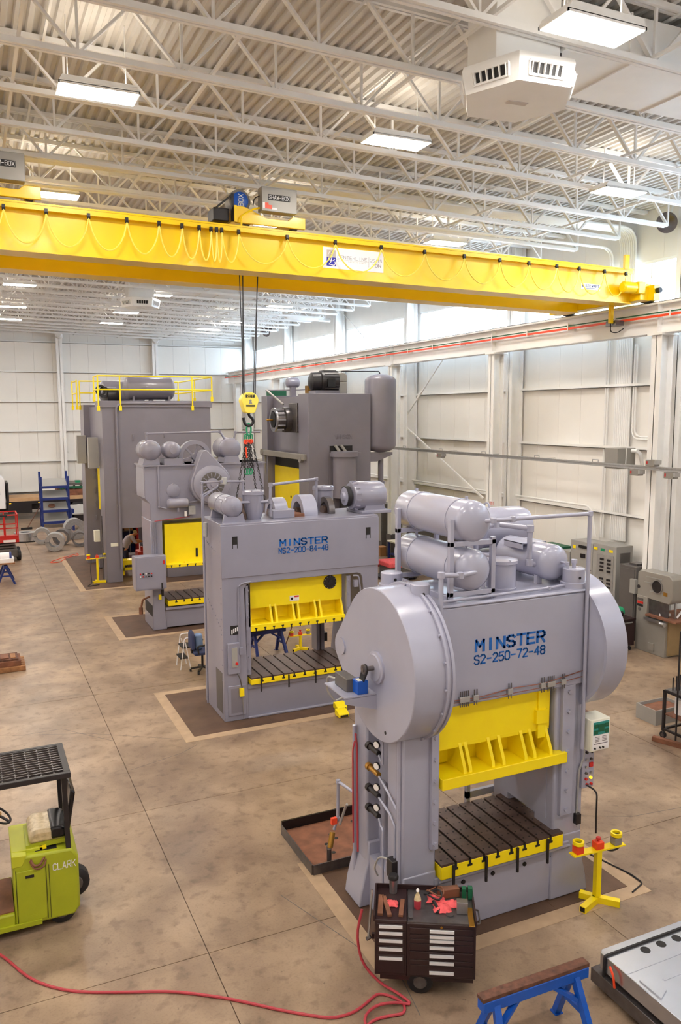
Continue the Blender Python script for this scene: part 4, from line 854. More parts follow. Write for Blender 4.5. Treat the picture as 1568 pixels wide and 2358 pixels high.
# runway beam
t = thing('crane_runway_beam', 'long white steel crane runway beam with red conductor bar along the right wall', 'beam', (17.2, 25.5, 8.6))
b = G().box(17.0, 17.4, YF+.3, YB-.3, 8.6, 8.64).box(17.19, 17.21, YF+.3, YB-.3, 8.6, 9.4).box(17.0, 17.4, YF+.3, YB-.3, 9.37, 9.42).build('beam_section', 'white_steel', t)
G().box(17.17, 17.23, YF+.3, YB-.3, 9.42, 9.47).build('crane_rail', 'steel_dark', t)
G().box(16.93, 16.96, YF+.3, YB-.3, 9.02, 9.08).build('conductor_bar', 'orange_paint', t); G().box(16.94, 16.98, YF+.3, YB-.3, 9.12, 9.15).build('conductor_bar', 'green_dark', t)
for y in range(8, 56, 2): G().box(16.92, 17.2, y-.015, y+.015, 8.99, 9.2).build('conductor_bracket', 'white_steel', t)
for c in COLS_Y: G().box(17.02, 17.38, c-.01, c+.01, 8.64, 9.37).build('stiffener', 'white_steel', b)

# hoist trolleys
def trolley(dx, label):
    t = thing('hoist_trolley', label, 'hoist', (6.2+dx, 18.4, Z1+.11)); y = YK(6.2+dx); zr = Z1+.1
    G().prism([(5.4+dx, zr+.02), (7.0+dx, zr+.02), (7.0+dx, zr+.26), (6.7+dx, zr+.26), (6.6+dx, zr+.17), (6.1+dx, zr+.17), (5.6+dx, zr+.36), (5.4+dx, zr+.36)], 'y', y+.02, y+.1).build('side_plate', 'crane_yellow', t, bevel=.01)
    G().box(5.42+dx, 7.0+dx, y+2.4, y+2.5, zr+.02, zr+.3).build('side_plate', 'crane_yellow', t); G().box(5.6+dx, 5.8+dx, y+.1, y+2.4, zr+.05, zr+.25).build('cross_beam', 'crane_yellow', t); G().box(6.7+dx, 6.9+dx, y+.1, y+2.4, zr+.05, zr+.25).build('cross_beam', 'crane_yellow', t)
    for x in (5.7, 6.8):
        for yy in (.25, 2.3): G().cyl((x+dx-.0, y+yy-.06, zr+.07), (x+dx, y+yy+.06, zr+.07), .08, 14).build('trolley_wheel', 'steel_dark', t)
    d = G().lathe([(0, .23), (1.6, .23)], (5.62+dx, y+.5, zr+.48), (0, 1, 0), 24).build('rope_drum', 'steel_dark', t)
    mo = G().lathe([(0, .16), (.03, .24), (.3, .25), (.32, .2)], (5.53+dx, y+.12, zr+.5), (0, 1, 0), 24).build('hoist_motor', 'box_grey', t)
    G().lathe([(0, .17), (.02, .18), (.04, .15)], (5.53+dx, y+.12, zr+.5), (0, -1, 0), 24).build('motor_cap', 'blue_paint', mo); text('cap_lettering', 'BOX', 'sign_white', mo, 5.48+dx, y+.075, zr+.38, .1, .24, .004, 1.0, up=True)
    bx = G().box(5.91+dx, 6.71+dx, y-.2, y+.06, zr+.27, zr+.77).build('control_panel', 'box_grey', t, bevel=.01)
    nl = G().box(6.05+dx, 6.55+dx, y-.204, y-.2, zr+.5, zr+.62).build('name_label', 'ink_black', bx); text('label_lettering', 'SHAW-BOX', 'sign_white', nl, 6.07+dx, y-.204, zr+.525, .46, .075, .003, .95)
    for a, c, z0_, z1_, m in ((5.98, 6.06, .32, .44, 'orange_paint'), (6.06, 6.14, .32, .40, 'orange_paint'), (5.93, 5.98, .32, .44, 'sign_white'), (6.14, 6.25, .31, .35, 'sign_white')): G().box(a+dx, c+dx, y-.203, y-.2, zr+z0_, zr+z1_).build('warning_sticker', m, bx)
    G().tube([(5.91+dx, y-.05, zr+.35), (5.75+dx, y-.08, zr+.3), (5.5+dx, y-.05, zr+.15), (5.48+dx, y-.1, zr-.2)], .022, 6, .1).build('power_cable', 'crane_yellow', bx); G().tube([(5.91+dx, y-.05, zr+.6), (5.8+dx, y-.02, zr+.55), (5.78+dx, y, zr+.4)], .012, 6, .06).build('motor_cable', 'black_rubber', bx)
    bk = G().box(4.95+dx, 5.3+dx, y+.15, y+.6, zr+.05, zr+.32).build('brake_housing', 'black_metal', t, bevel=.02); G().bar((5.0+dx, y+.1, zr+.3), (5.35+dx, y+.1, zr+.6), .04, .04).bar((5.35+dx, y+.1, zr+.05), (5.35+dx, y+.1, zr+.62), .05, .05).build('black_strut', 'black_metal', bk)
    G().box(5.36+dx, 5.42+dx, y-.02, y+.02, zr+.02, zr+.36).build('end_post', 'crane_yellow', t)
    return t
trolley(0, 'hoist trolley with blue motor cap and grey box at the middle of the crane')
trolley(-5.5, 'hoist trolley with grey box cut by the left picture edge')
# the bridge sags and leans a touch towards the right rail
cr_.rotation_euler.y = .0105; cr_.location.z += .134
for o_ in [o for o in bpy.data.objects if o.name.startswith('hoist_trolley')]:
    o_.rotation_euler.y = .0105; o_.location.z += .16-.0105*o_.location.x
# hook block and ropes
t = thing('hook_block', 'pale yellow 25 T hook block with black hook hanging on wire ropes', 'hook block', (6.07, 18.4, 6.1))
pts = []
for k in range(21): w = math.pi*k/20; pts.append((6.07+.215*math.cos(w), 6.79+.21*math.sin(w)))
pts += [(5.9, 6.66), (5.94, 6.53), (6.0, 6.5), (6.14, 6.5), (6.2, 6.53), (6.24, 6.66)]
b = G().prism(pts, 'y', 18.28, 18.52).build('block_shell', 'pale_yellow', t, bevel=.02)
lb = G().box(5.96, 6.18, 18.274, 18.28, 6.87, 6.94).build('capacity_label', 'ink_black', b); text('label_lettering', '25T', 'pale_yellow', lb, 5.99, 18.274, 6.88, .16, .05, .002, 1.0)
G().prism([(6.03, 6.72), (6.12, 6.72), (6.10, 6.78), (6.05, 6.78)], 'y', 18.274, 18.28).cyl((6.075, 18.274, 6.8), (6.075, 18.28, 6.8), .03, 12).build('emblem', 'box_grey', b); G().box(5.965, 6.185, 18.275, 18.28, 6.66, 6.70).build('maker_label', 'ink_black', b)
G().tube([(6.06, 18.4, 6.52), (6.08, 18.4, 6.44), (6.16, 18.4, 6.38), (6.18, 18.4, 6.3), (6.12, 18.4, 6.22), (6.04, 18.4, 6.2), (5.97, 18.4, 6.25), (5.95, 18.4, 6.32), (5.93, 18.4, 6.4)], .036, 10, .05).build('hook', 'black_gloss', t)
for xt, xb, y in ((5.85, 5.92, 18.3), (6.04, 5.95, 18.5), (6.34, 6.2, 18.3), (6.44, 6.22, 18.5), (6.0, 5.98, 18.45), (6.38, 6.17, 18.35)): G().cyl((xt, y, Z1+.4), (xb, y, 6.85), .011, 6).build('wire_rope', 'black_metal', t)
# chain sling
t = thing('chain_sling', 'dark chain sling with green rings and orange shackles below the hook', 'chain sling', (6.05, 18.4, 4.6))
def link_ring(g, c, hw, hh, r, ax=0):
    ps = []
    for k in range(17):
        w = 2*math.pi*k/16; u = hw*math.cos(w); v = hh*math.sin(w); ps.append((c[0]+(u if ax == 0 else 0), c[1]+(u if ax else 0), c[2]+v))
    return g.tube(ps, r, 6)
link_ring(G(), (6.06, 18.4, 6.12), .055, .14, .022, 0).build('master_link', 'green_paint', t)
for i, x in enumerate((5.98, 6.03, 6.1, 6.14)): link_ring(G(), (x, 18.4+.02*i, 5.94), .03, .07, .014, 0).build('sub_link', 'green_paint', t); link_ring(G(), (x-.01, 18.38+.02*i, 5.83), .035, .045, .02, 0).build('shackle', 'orange_paint', t)
def chain(a, b, n, sag=0):
    g = G(); a = V(a); b = V(b)
    for k in range(n):
        c = a.lerp(b, (k+.5)/n); link_ring(g, c, .02, (b-a).length/n*.66, .0075, k % 2)
    return g
for a, b, n in (((5.97, 18.4, 5.8), (5.62, 18.2, 4.3), 26), ((6.0, 18.42, 5.8), (5.84, 18.3, 4.3), 26), ((6.1, 18.42, 5.8), (6.26, 18.5, 4.5), 24), ((6.15, 18.4, 5.8), (6.44, 18.4, 4.4), 26), ((6.05, 18.38, 5.8), (6.08, 18.38, 5.15), 12), ((6.02, 18.36, 5.8), (6.0, 18.34, 5.2), 12), ((6.08, 18.46, 5.8), (6.13, 18.44, 5.2), 12), ((5.98, 18.46, 5.8), (5.93, 18.44, 5.2), 12)):
    tag(chain(a, b, n).build('chain_leg', 'black_metal', t), kind='stuff')
for x in (5.97, 6.03, 6.09): link_ring(G(), (x, 18.4, 5.12), .04, .07, .016, 0).build('grab_hook', 'green_paint', t)
G().cyl((5.96, 18.34, 5.7), (5.98, 18.34, 5.45), .02, 6).build('sling_tag', 'orange_paint', t)

# ================================================================ CEILING AND WALL EQUIPMENT
def diffuser(cx, cy, z, r, label, duct=True):
    t = thing('air_diffuser', label, 'air diffuser', (cx, cy, z))
    def octo(rr, zz, off=0): return [(cx+rr*math.cos(rad(60*k+55+off)), cy+rr*math.sin(rad(60*k+55+off)), zz) for k in range(6)]
    A, B, C_ = octo(r*.97, z), octo(r*1.05, z+.30), octo(r*1.02, z+.36)
    g = G().add(A+B+C_, [tuple(range(5, -1, -1)), tuple(range(12, 18))]+[(i, (i+1) % 6, 6+(i+1) % 6, 6+i) for i in range(6)]+[(6+i, 6+(i+1) % 6, 12+(i+1) % 6, 12+i) for i in range(6)])
    b = g.build('diffuser_body', 'white_steel', t)
    for k in range(6):
        a0, a1 = V(A[k]), V(A[(k+1) % 6]); b0, b1 = V(B[k]), V(B[(k+1) % 6]); n = ((a1-a0).cross(b0-a0)).normalized()
        if n.dot(V((a0.x-cx, a0.y-cy, 0))) < 0: n = -n
        q = [a0.lerp(a1, .18).lerp(b0.lerp(b1, .18), .28), a0.lerp(a1, .82).lerp(b0.lerp(b1, .82), .28), a0.lerp(a1, .82).lerp(b0.lerp(b1, .82), .82), a0.lerp(a1, .18).lerp(b0.lerp(b1, .18), .82)]
        G().add([p+n*.004 for p in q]+[p+n*.0005 for p in q], [(0, 1, 2, 3), (7, 6, 5, 4), (0, 4, 5, 1), (1, 5, 6, 2), (2, 6, 7, 3), (3, 7, 4, 0)]).build('grille_opening', 'slot_dark', b)
        for i in range(6):
            u = .06+.88*i/5; G().bar(q[0].lerp(q[1], u)+n*.006, q[3].lerp(q[2], u)+n*.03, .012, .06).build('louvre', 'white_steel', b)
        for p_, q_ in ((q[0], q[1]), (q[3], q[2]), (q[0], q[3]), (q[1], q[2])): G().bar(p_+n*.01, q_+n*.01, .03, .03).build('grille_frame', 'white_steel', b)
    G().ob((cx, cy, z-.006), (.32, .1, .012), (0, 0, -5)).build('return_slot', 'sign_grey', b)
    if duct:
        G().box(cx-.55, cx+.55, cy-.25, cy+.45, z+.36, deck_z(cx)-.1).build('duct_drop', 'white_steel', t, bevel=.01)
        G().box(cx+.6, cx+5.2, cy-.3, cy+1.05, z+.7, z+1.4).build('supply_duct', 'white_steel', t, bevel=.01)
        for s in (1.8, 3.4): G().box(cx+s-.02, cx+s+.02, cy-.32, cy+1.07, z+.68, z+1.42).build('duct_joint', 'white_steel', t)
        G().box(cx+.6, cx+.62, cy-.2, cy+.5, z+.6, z+.7).build('duct_collar', 'steel_dark', t)
diffuser(7.38, 9.95, 10.9, .84, 'big white hexagonal air diffuser hanging under the near ceiling')
diffuser(6.95, 35.5, 11.0, .8, 'small white hexagonal air diffuser far away below the crane')
# white roof pipes by the right wall
t = thing('roof_drain_pipe', 'thick white roof drain pipe hung near the far right wall', 'pipe', (16.5, 40, 11.4)); G().tube([(15.25, 40, 12.4), (15.25, 40, 11.5), (17.0, 40, 11.45), (17.2, 40, 11.7), (17.2, 40, 12.4)], .13, 12, .2).build('pipe_run', 'white_steel', t); G().tube([(16.6, 40, 11.45), (17.85, 40.1, 11.42)], .1, 10).build('branch_pipe', 'white_steel', t)
# horn loudspeakers
def horn(x, y, z, s, label):
    t = thing('horn_loudspeaker', label, 'loudspeaker', (x, y, z))
    d = (-.8, -.5, -.35); G().lathe([(0, .05*s), (.1*s, .07*s), (.22*s, .13*s), (.3*s, .27*s), (.31*s, .28*s), (.31*s, .25*s), (.24*s, .1*s), (.2*s, .04*s)], V((x, y, z)), d, 24).build('horn_bell', 'steel_dark', t)
    G().lathe([(0, .06*s), (.14*s, .08*s), (.2*s, .06*s)], V((x, y, z))-V(d).normalized()*.18*s, d, 16).build('driver', 'steel_dark', t); G().bar(V((x, y, z))-V(d).normalized()*.1*s, V((x, y, z))-V(d).normalized()*.1*s+V((.2*s, .1*s, .45*s)), .04, .04).build('bracket', 'white_steel', t)
horn(17.75, 16.95, 11.7, 1.0, 'grey horn loudspeaker high on the wall at the right edge'); horn(17.6, 49.0, 11.75, 1.2, 'small grey horn loudspeaker in the far right corner')
# conduit bundle from ceiling down to the switchgear
for k in range(9):
    y = 18.68+.075*k; b = thing('conduit', 'white conduit in the wide bundle running down the right wall to the switchgear', 'conduit', (18.2, y, 2.5), 'conduits in the wide bundle'); G().tube([(-11.5, y, 11.98-.0*k), (18.28, y, 11.9), (18.28, y, 2.5)], .034, 8, .55, 6).build('conduit_pipe', 'white_steel', b)
for k, y in enumerate((19.62, 19.72)):
    b = thing('conduit', 'white conduit of the narrow pair left of the wide bundle on the right wall', 'conduit', (18.2, y, 2.5), 'narrow pair of conduits'); G().tube([(-11.5, y, 11.6), (18.28, y, 11.5), (18.28, y, 2.5)], .03, 8, .4, 5).build('conduit_pipe', 'white_steel', b)
for k, y in enumerate((18.45, 18.54)):
    b = thing('conduit', 'white conduit that turns off the bundle towards the right edge at mid height', 'conduit', (18.2, y, 5.7), 'turning pair of conduits'); G().tube([(18.28, y, 8.5), (18.28, y, 5.75-.07*k), (18.28, 12.0, 5.75-.07*k)], .028, 8, .3, 5).build('conduit_pipe', 'white_steel', b)
b = thing('conduit', 'lowest white conduit running along the right wall below the busway', 'conduit', (18.2, 26, 3.2)); G().tube([(18.2, 54, 3.44), (18.2, 20.1, 3.46), (18.2, 19.85, 2.5)], .035, 8, .3, 5).build('conduit_pipe', 'white_steel', b)
# busway with plug boxes
t = thing('busway', 'long thin grey busway rail hung along the right wall', 'busway', (16.8, 20, 4.9)); G().box(16.76, 16.84, 9.0, 30.9, 4.92, 4.96).box(16.78, 16.82, 9.0, 30.9, 4.95, 5.0).box(16.76, 16.84, 9.0, 30.9, 4.99, 5.03).build('busway_rail', 'galvanised', t)
for y in (29.9, 27.0, 24.1, 21.1, 18.4, 15.0): G().tube([(16.75, y-.12, 5.02), (16.75, y-.12, 5.1), (16.75, y+.12, 5.1), (16.75, y+.12, 5.02)], .012, 6).bar((16.85, y, 5.0), (17.5, y, 5.0), .02).build('hanger', 'galvanised', t)
def plug(y, z, label):
    t = thing('plug_box', label, 'plug box', (16.8, y, z)); G().box(16.7, 16.9, y-.16, y+.16, z, z+.17).build('box_body', 'box_grey', t, bevel=.01); G().box(16.69, 16.7, y+.08, y+.12, z+.05, z+.13).build('switch_handle', 'red_paint', t); G().box(16.7, 16.9, y-.22, y-.16, z+.05, z+.16).build('cable_gland', 'galvanised', t)
plug(27.07, 4.74, 'small grey plug box under the busway near the vertical tank press'); plug(16.82, 4.74, 'grey plug box under the busway just right of the big grey box'); plug(15.6, 4.74, 'grey plug box under the busway at the right picture edge'); plug(16.25, 5.035, 'grey plug box sitting on top of the busway')
t = thing('tap_box', 'big square grey tap box on the busway in front of the conduits', 'electrical box', (17.1, 17.8, 4.87)); G().box(16.8, 17.48, 17.56, 18.08, 4.87, 5.46).build('box_body', 'box_grey', t, bevel=.01); G().tube([(17.1, 17.54, 5.46), (17.1, 17.54, 4.98)], .014, 6).build('box_rod', 'white_steel', t); G().cyl((17.35, 17.56, 5.38), (17.35, 17.35, 5.38), .06, 12).tube([(17.35, 17.4, 5.38), (17.45, 17.35, 5.3), (17.6, 17.4, 4.95)], .055, 10, .1).build('outlet_elbow', 'white_steel', t)
# switchgear
def cabinet(name, label, x0, x1, y0, y1, h, m='cabinet_grey'):
    t = thing(name, label, 'electrical cabinet', ((x0+x1)/2, (y0+y1)/2, 0)); b = G().box(x0, x1, y0, y1, .0, h).build('cabinet_body', m, t, bevel=.012); return t
t = cabinet('switchgear_cabinet', 'tall grey switchgear cabinet with two columns of black breakers', 17.3, 17.95, 17.98, 18.97, 2.5)
d = G().box(17.285, 17.3, 18.08, 18.78, .5, 2.2).build('breaker_panel', 'galvanised', t)
for r in range(4):
    for z0 in (1.68, 1.08):
        for y in (18.25, 18.55): G().box(17.26, 17.285, y-.07, y+.07, z0+.115*r, z0+.115*r+.06).build('breaker', 'black_metal', d)
for y, m in ((18.85, 'press_yellow'), (18.2, 'press_yellow'), (18.55, 'green_paint')): G().box(17.29, 17.299, y-.08, y+.08, 2.3, 2.38).build('label', m, t)
G().box(17.45, 17.85, 17.975, 17.98, 2.0, 2.3).build('side_vent', 'cabinet_dark', t)
t = cabinet('switchgear_cabinet', 'tall grey switchgear cabinet with a single black meter, left of the breaker cabinet', 17.3, 17.95, 18.99, 19.98, 2.46)
G().box(17.27, 17.3, 19.3, 19.5, 1.95, 2.08).build('meter', 'black_metal', t); G().box(17.28, 17.3, 19.2, 19.6, 2.25, 2.34).build('name_strip', 'ink_black', t); G().box(17.29, 17.3, 19.75, 19.87, 2.2, 2.3).build('label', 'press_yellow', t); G().box(17.29, 17.3, 19.02, 19.95, 1.6, 1.62).build('door_gap', 'cabinet_dark', t)
t = cabinet('switchgear_cabinet', 'low grey cabinet between the green cabinet and the switchgear', 17.3, 17.9, 20.02, 20.5, 2.05); G().box(17.28, 17.3, 20.1, 20.16, 1.0, 1.2).build('handle', 'black_metal', t)
t = cabinet('storage_cabinet', 'dark green cabinet against the right wall behind the front press', 17.3, 17.9, 20.6, 21.6, 2.1, 'green_dark'); G().box(17.28, 17.3, 20.64, 21.56, .1, 2.0).build('door', 'green_dark', t)
t = cabinet('storage_cabinet', 'dark grey steel cabinet behind the band saw', 16.9, 17.6, 16.78, 17.4, 2.14, 'cabinet_dark'); G().box(16.88, 16.9, 16.82, 17.36, .1, 2.05).build('door', 'cabinet_dark', t); G().box(17.05, 17.35, 16.9, 17.2, 2.14, 2.2).build('tray', 'steel_dark', t); G().box(16.8, 16.9, 16.7, 16.9, 1.4, 1.8).build('switch_box', 'cabinet_grey', t)
tag(G().box(16.98, 17.015, 23.75, 24.0, 3.17, 3.33).build('exit_sign', 'sign_white'), 'small white exit sign with red lettering on the middle crane column', 'exit sign')
es = bpy.data.objects['exit_sign']
for i, ch in enumerate('EXIT'):
    for st in GL[ch]:
        ps = [tuple(float(v) for v in q.split(',')) for q in st.split()]
        for (u0, q0), (u1, q1) in zip(ps, ps[1:]):
            G().bar((16.976, 23.98-i*.058-u0*.011, 3.195+q0*.018), (16.976, 23.98-i*.058-u1*.011, 3.195+q1*.018), .016, .006).build('exit_letter_stroke', 'red_paint', es)
t = cabinet('storage_cabinet', 'grey steel cabinet standing behind the front press, beside the far crane column', 17.35, 18.05, 33.1, 33.9, 2.25, 'cabinet_dark'); G().box(17.33, 17.35, 33.15, 33.85, .5, 2.15).build('door', 'cabinet_grey', t); G().box(17.32, 17.33, 33.7, 33.8, 1.2, 1.6).build('handle', 'black_metal', t)
# ================================================================ THINGS ON THE FLOOR
def wheel(parent, c, ax, r, w, name='wheel', hub='steel_dark'):
    d = V(ax).normalized(); o = G().lathe([(0, r*.8), (w*.15, r), (w*.85, r), (w, r*.8)], V(c)-d*w/2, d, 22).build(name, 'black_rubber', parent)
    G().lathe([(0, r*.5), (.01, r*.55), (w+.01, r*.55), (w+.02, r*.5)], V(c)-d*(w/2+.01), d, 16).build('hub', hub, o); return o
def sawhorse(c, L, h, rz, label, m='blue_paint', wood=True, w=.12):
    x, y = c; t = thing('sawhorse', label, 'sawhorse', (x, y, 0))
    G().box(x-L/2, x+L/2, y-w/2, y+w/2, h-.16, h-.045).build('beam', m, t, bevel=.008)
    if wood: G().box(x-L/2-.01, x+L/2+.01, y-w/2+.005, y+w/2-.005, h-.045, h).build('wood_cap', 'wood_dark', t, bevel=.006)
    for s in (-1, 1):
        xx = x+s*(L/2-.16)
        for q in (-1, 1):
            G().bar((xx, y+q*.03, h-.12), (xx+s*.05, y+q*.3, .02), .07, .07).build('leg', m, t); G().box(xx+s*.05-.05, xx+s*.05+.05, y+q*.3-.05, y+q*.3+.05, 0, .012).build('foot_pad', m, t)
        G().bar((xx+s*.03, y-.17, h*.42), (xx+s*.03, y+.17, h*.42), .05, .05).build('cross_brace', m, t)
        G().bar((xx-s*.04, y, h-.15), (xx-s*.3, y, h-.13), .06, .05).bar((xx+s*.02, y-.1, h*.55), (xx-s*.3, y, h-.14), .06, .04).build('knee_brace', m, t)
    t.rotation_euler.z = rad(rz); return t
# forklift
t = thing('forklift', 'lime green electric forklift with black roof cage at the left edge', 'forklift', (.3, 10.65, 0))
by0, by1 = 10.2, 11.12
bd = G().prism([(.19, .1), (.9, .1), (.97, .2), (.97, .88), (.9, 1.0), (.19, 1.03)], 'y', by0, by1).build('body', 'lime_paint', t, bevel=.03)
G().box(.18, .56, by0+.1, by1-.1, 1.0, 1.06).prism([(.18, .9), (.30, .9), (.36, 1.04), (.18, 1.06)], 'y', by0-.005, by0+.3).build('hood', 'lime_light', bd, bevel=.01)
G().box(-1.6, .19, by0, by1, .1, .3).build('step_frame', 'lime_paint', bd, bevel=.02); G().box(-.5, .18, by0+.05, by1-.05, .3, .315).build('floor_mat', 'rust', bd)
G().prism([(-1.4, .3), (-.62, .3), (-.5, .8), (-.42, 1.1), (-.2, 1.22), (-.16, 1.32), (-.5, 1.34), (-1.2, .9)], 'y', by0+.12, by1-.12).build('dash_cowl', 'lime_paint', bd, bevel=.02)
dr = G().box(.23, .565, by0-.012, by0, .16, .84).build('battery_door', 'lime_paint', bd, bevel=.006); G().box(.33, .43, by0-.018, by0-.01, .74, .775).build('door_latch', 'black_metal', dr); G().box(.33, .45, by0-.016, by0-.01, .16, .24).build('door_tab', 'lime_paint', dr)
for x in (.22, .575, .61): G().box(x-.003, x+.003, by0-.004, by0, .14, .86).build('panel_seam', 'slot_dark', bd)
text('maker_name', 'CLARK', 'sign_white', bd, .66, by0-.001, .76, .27, .085, .003, .8)
G().box(-.1, .5, by0-.03, by0, .1, .16).build('side_rail', 'lime_paint', bd); G().box(.46, .72, by0+.08, by0+.3, 1.0, 1.02).build('charger_recess', 'slot_dark', bd); G().box(.52, .6, by0+.1, by0+.16, 1.02, 1.06).build('battery_plug', 'press_yellow', bd)
G().tube([(.4, by0+.02, .98), (.42, by0-.03, .9), (.5, by0-.03, .88), (.58, by0+.02, .98)], .016, 6, .05).tube([(.38, by0+.02, .97), (.44, by0-.04, .84), (.56, by0-.04, .86), (.6, by0+.05, 1.0)], .012, 6, .06).build('battery_cable', 'rust', bd)
se = G().prism([(.40, 1.08), (.84, 1.08), (.86, 1.2), (.8, 1.24), (.48, 1.25), (.40, 1.2)], 'y', 10.35, 10.9).build('seat', 'clear_plastic', t, bevel=.04, seg=3); G().box(.36, .86, 10.33, 10.92, 1.04, 1.09).build('seat_base', 'lime_paint', se); G().prism([(.66, 1.1), (.87, 1.1), (.875, 1.215), (.8, 1.256), (.66, 1.262)], 'y', 10.34, 10.91).build('dark_cover', 'black_gloss', se, bevel=.03)
G().prism([(.84, 1.15), (.9, 1.15), (.99, 1.65), (.93, 1.7)], 'y', 10.4, 10.86).build('backrest', 'black_gloss', se, bevel=.02)
for y in (by0+.06, by1-.06):
    G().bar((.86, y, .95), (.84, y, 1.98), .07, .06).build('guard_post', 'black_metal', t); G().bar((-.75, y, .9), (-.62, y, 1.98), .06, .06).build('guard_post', 'black_metal', t)
rf = G().box(-.75, .92, by0-.06, by0, 1.97, 2.04).box(-.75, .92, by1-.02, by1+.04, 1.97, 2.04).box(.84, .92, by0, by1, 1.97, 2.04).box(-.75, -.68, by0, by1, 1.97, 2.04).build('guard_roof_frame', 'black_metal', t, bevel=.006)
for i in range(10): x = -.62+.15*i; G().box(x-.008, x+.008, by0, by1-.02, 2.0, 2.03).build('roof_bar', 'steel_dark', rf)
for i in range(12): y = by0+.07+.073*i; G().box(-.68, .84, y-.006, y+.006, 1.995, 2.04).build('roof_bar', 'steel_dark', rf)
sw = G(); c = V((.05, 10.62, 1.45)); a_, b_, d_ = basis((.55, -.05, .8)); ps = [c+(a_*math.cos(2*math.pi*k/24)+b_*math.sin(2*math.pi*k/24))*.19 for k in range(25)]
st = sw.tube(ps, .014, 8).build('steering_wheel', 'black_rubber', t)
for k in (0, 9, 17): G().bar(c, ps[k], .03, .02).build('wheel_spoke', 'black_metal', st)
G().lathe([(0, .05), (.03, .05)], c, d_, 14).build('horn_button', 'brass', st); G().cyl((-.12, 10.63, 1.1), c, .03, 10).build('steering_column', 'black_metal', st)
for y in (10.25, 11.0): wheel(t, (.75, y+.04, .17), (0, 1, 0), .17, .12)
wheel(t, (.94, 10.66, .3), (0, 1, 0), .2, .2); wheel(t, (-1.0, by0+.1, .24), (0, 1, 0), .24, .16); wheel(t, (-1.0, by1-.1, .24), (0, 1, 0), .24, .16)
for y in (10.45, 10.85): G().box(-1.75, -1.6, y-.05, y+.05, .05, 2.3).build('mast_rail', 'black_metal', t); G().box(-2.7, -1.75, y-.06, y+.06, .05, .09).build('fork', 'steel_dark', t)
# red air hose
t = thing('air_hose', 'long red air hose looping over the floor to the tool cart', 'hose', (2.5, 8, 0)); z = .016
hp = [(-1.2, 11.2), (-.3, 10.3), (0, 9.9), (.3, 9.25), (.68, 8.87), (1.2, 8.62), (1.75, 8.39), (2.3, 8.0), (2.8, 7.55), (3.2, 7.25), (3.45, 7.22), (3.7, 7.32), (3.82, 7.38), (3.95, 7.28), (4.02, 7.1), (3.95, 6.98), (3.8, 7.02), (3.6, 7.05), (3.42, 6.95), (3.4, 6.75), (3.5, 6.5)]
G().tube([(x, y, z) for x, y in hp], .016, 8, .25, 3).build('hose_run', 'red_hose', t)
G().tube([(3.55, 6.4, z), (3.45, 6.8, z), (3.5, 7.1, z+.03), (3.72, 7.2, z+.03), (3.95, 7.14, z+.02), (4.1, 7.05, z), (4.02, 7.25, z+.03), (3.9, 7.45, .06), (3.74, 7.62, .25), (3.7, 7.66, .6), (3.78, 7.68, .86)], .016, 8, .15, 3).build('hose_run', 'red_hose', t)
# tool cart
cx, cy = 4.44, 7.4; A30 = -29.3; ca, sa = math.cos(rad(A30)), math.sin(rad(A30))
def LC(x, y, z): return V((cx+x*ca-y*sa, cy+x*sa+y*ca, z))
t = thing('tool_cart', 'dark brown rolling tool cart with silver drawer pulls in front of the press', 'tool cart', (cx, cy, 0))
B0 = cy-.31
G().box(cx-.56, cx-.2, B0, cy+.31, .24, .9).build('side_locker', 'cart_brown', t, bevel=.008); G().box(cx-.2, cx+.56, B0-.01, cy+.31, .24, .88).build('chest', 'cart_brown', t, bevel=.008)
G().box(cx-.5, cx+.54, B0+.03, cy+.28, .17, .24).build('base_frame', 'cart_brown', t)
tp = G().box(cx-.19, cx+.55, B0, cy+.3, .88, .895).build('work_surface', 'steel_dark', t)
for b in ((cx-.56, cx+.57, cy+.295, cy+.315, .88, .95), (cx+.55, cx+.57, B0, cy+.31, .86, .93), (cx-.575, cx-.555, B0, cy+.31, .88, .95)): G().box(*b).build('rim', 'cart_brown', t)
for z0, z1, hz in ((.78, .86, .835), (.70, .775, .755), (.60, .695, .665), (.50, .595, .565), (.28, .495, .455)):
    d = G().box(cx-.53, cx-.23, B0-.012, B0, z0, z1).build('drawer', 'cart_brown', t, bevel=.003); G().box(cx-.51, cx-.25, B0-.028, B0-.01, hz-.017, hz+.015).build('drawer_pull', 'pull_white', d)
for z0, z1, hz in ((.765, .835, .81), (.71, .76, .745), (.655, .705, .695), (.57, .65, .615), (.46, .555, .515), (.4, .455, .43), (.27, .395, .315)):
    d = G().box(cx-.17, cx+.53, B0-.022, B0-.01, z0, z1).build('drawer', 'cart_brown', t, bevel=.003); G().box(cx+.05, cx+.32, B0-.04, B0-.02, hz-.017, hz+.015).build('drawer_pull', 'pull_white', d)
G().cyl((cx+.18, B0-.02, .855), (cx+.18, B0-.03, .855), .014, 10).build('lock', 'brass', t)
G().tube([(cx+.565, cy-.15, .8), (cx+.62, cy-.15, .8), (cx+.62, cy+.1, .8), (cx+.565, cy+.1, .8)], .01, 6, .03).build('push_handle', 'steel_dark', t)
wheel(t, (cx-.05, B0+.07, .15), (0, 1, 0), .145, .09); wheel(t, (cx-.05, cy+.24, .15), (0, 1, 0), .145, .09)
for x in (-.46, .46): G().cyl((cx+x, cy+.1, .09), (cx+x, cy+.1, .19), .02, 8).build('caster_fork', 'steel_dark', t); wheel(t, (cx+x, cy+.1, .05), (0, 1, 0), .05, .035, 'caster')
t.rotation_euler.z = rad(A30)
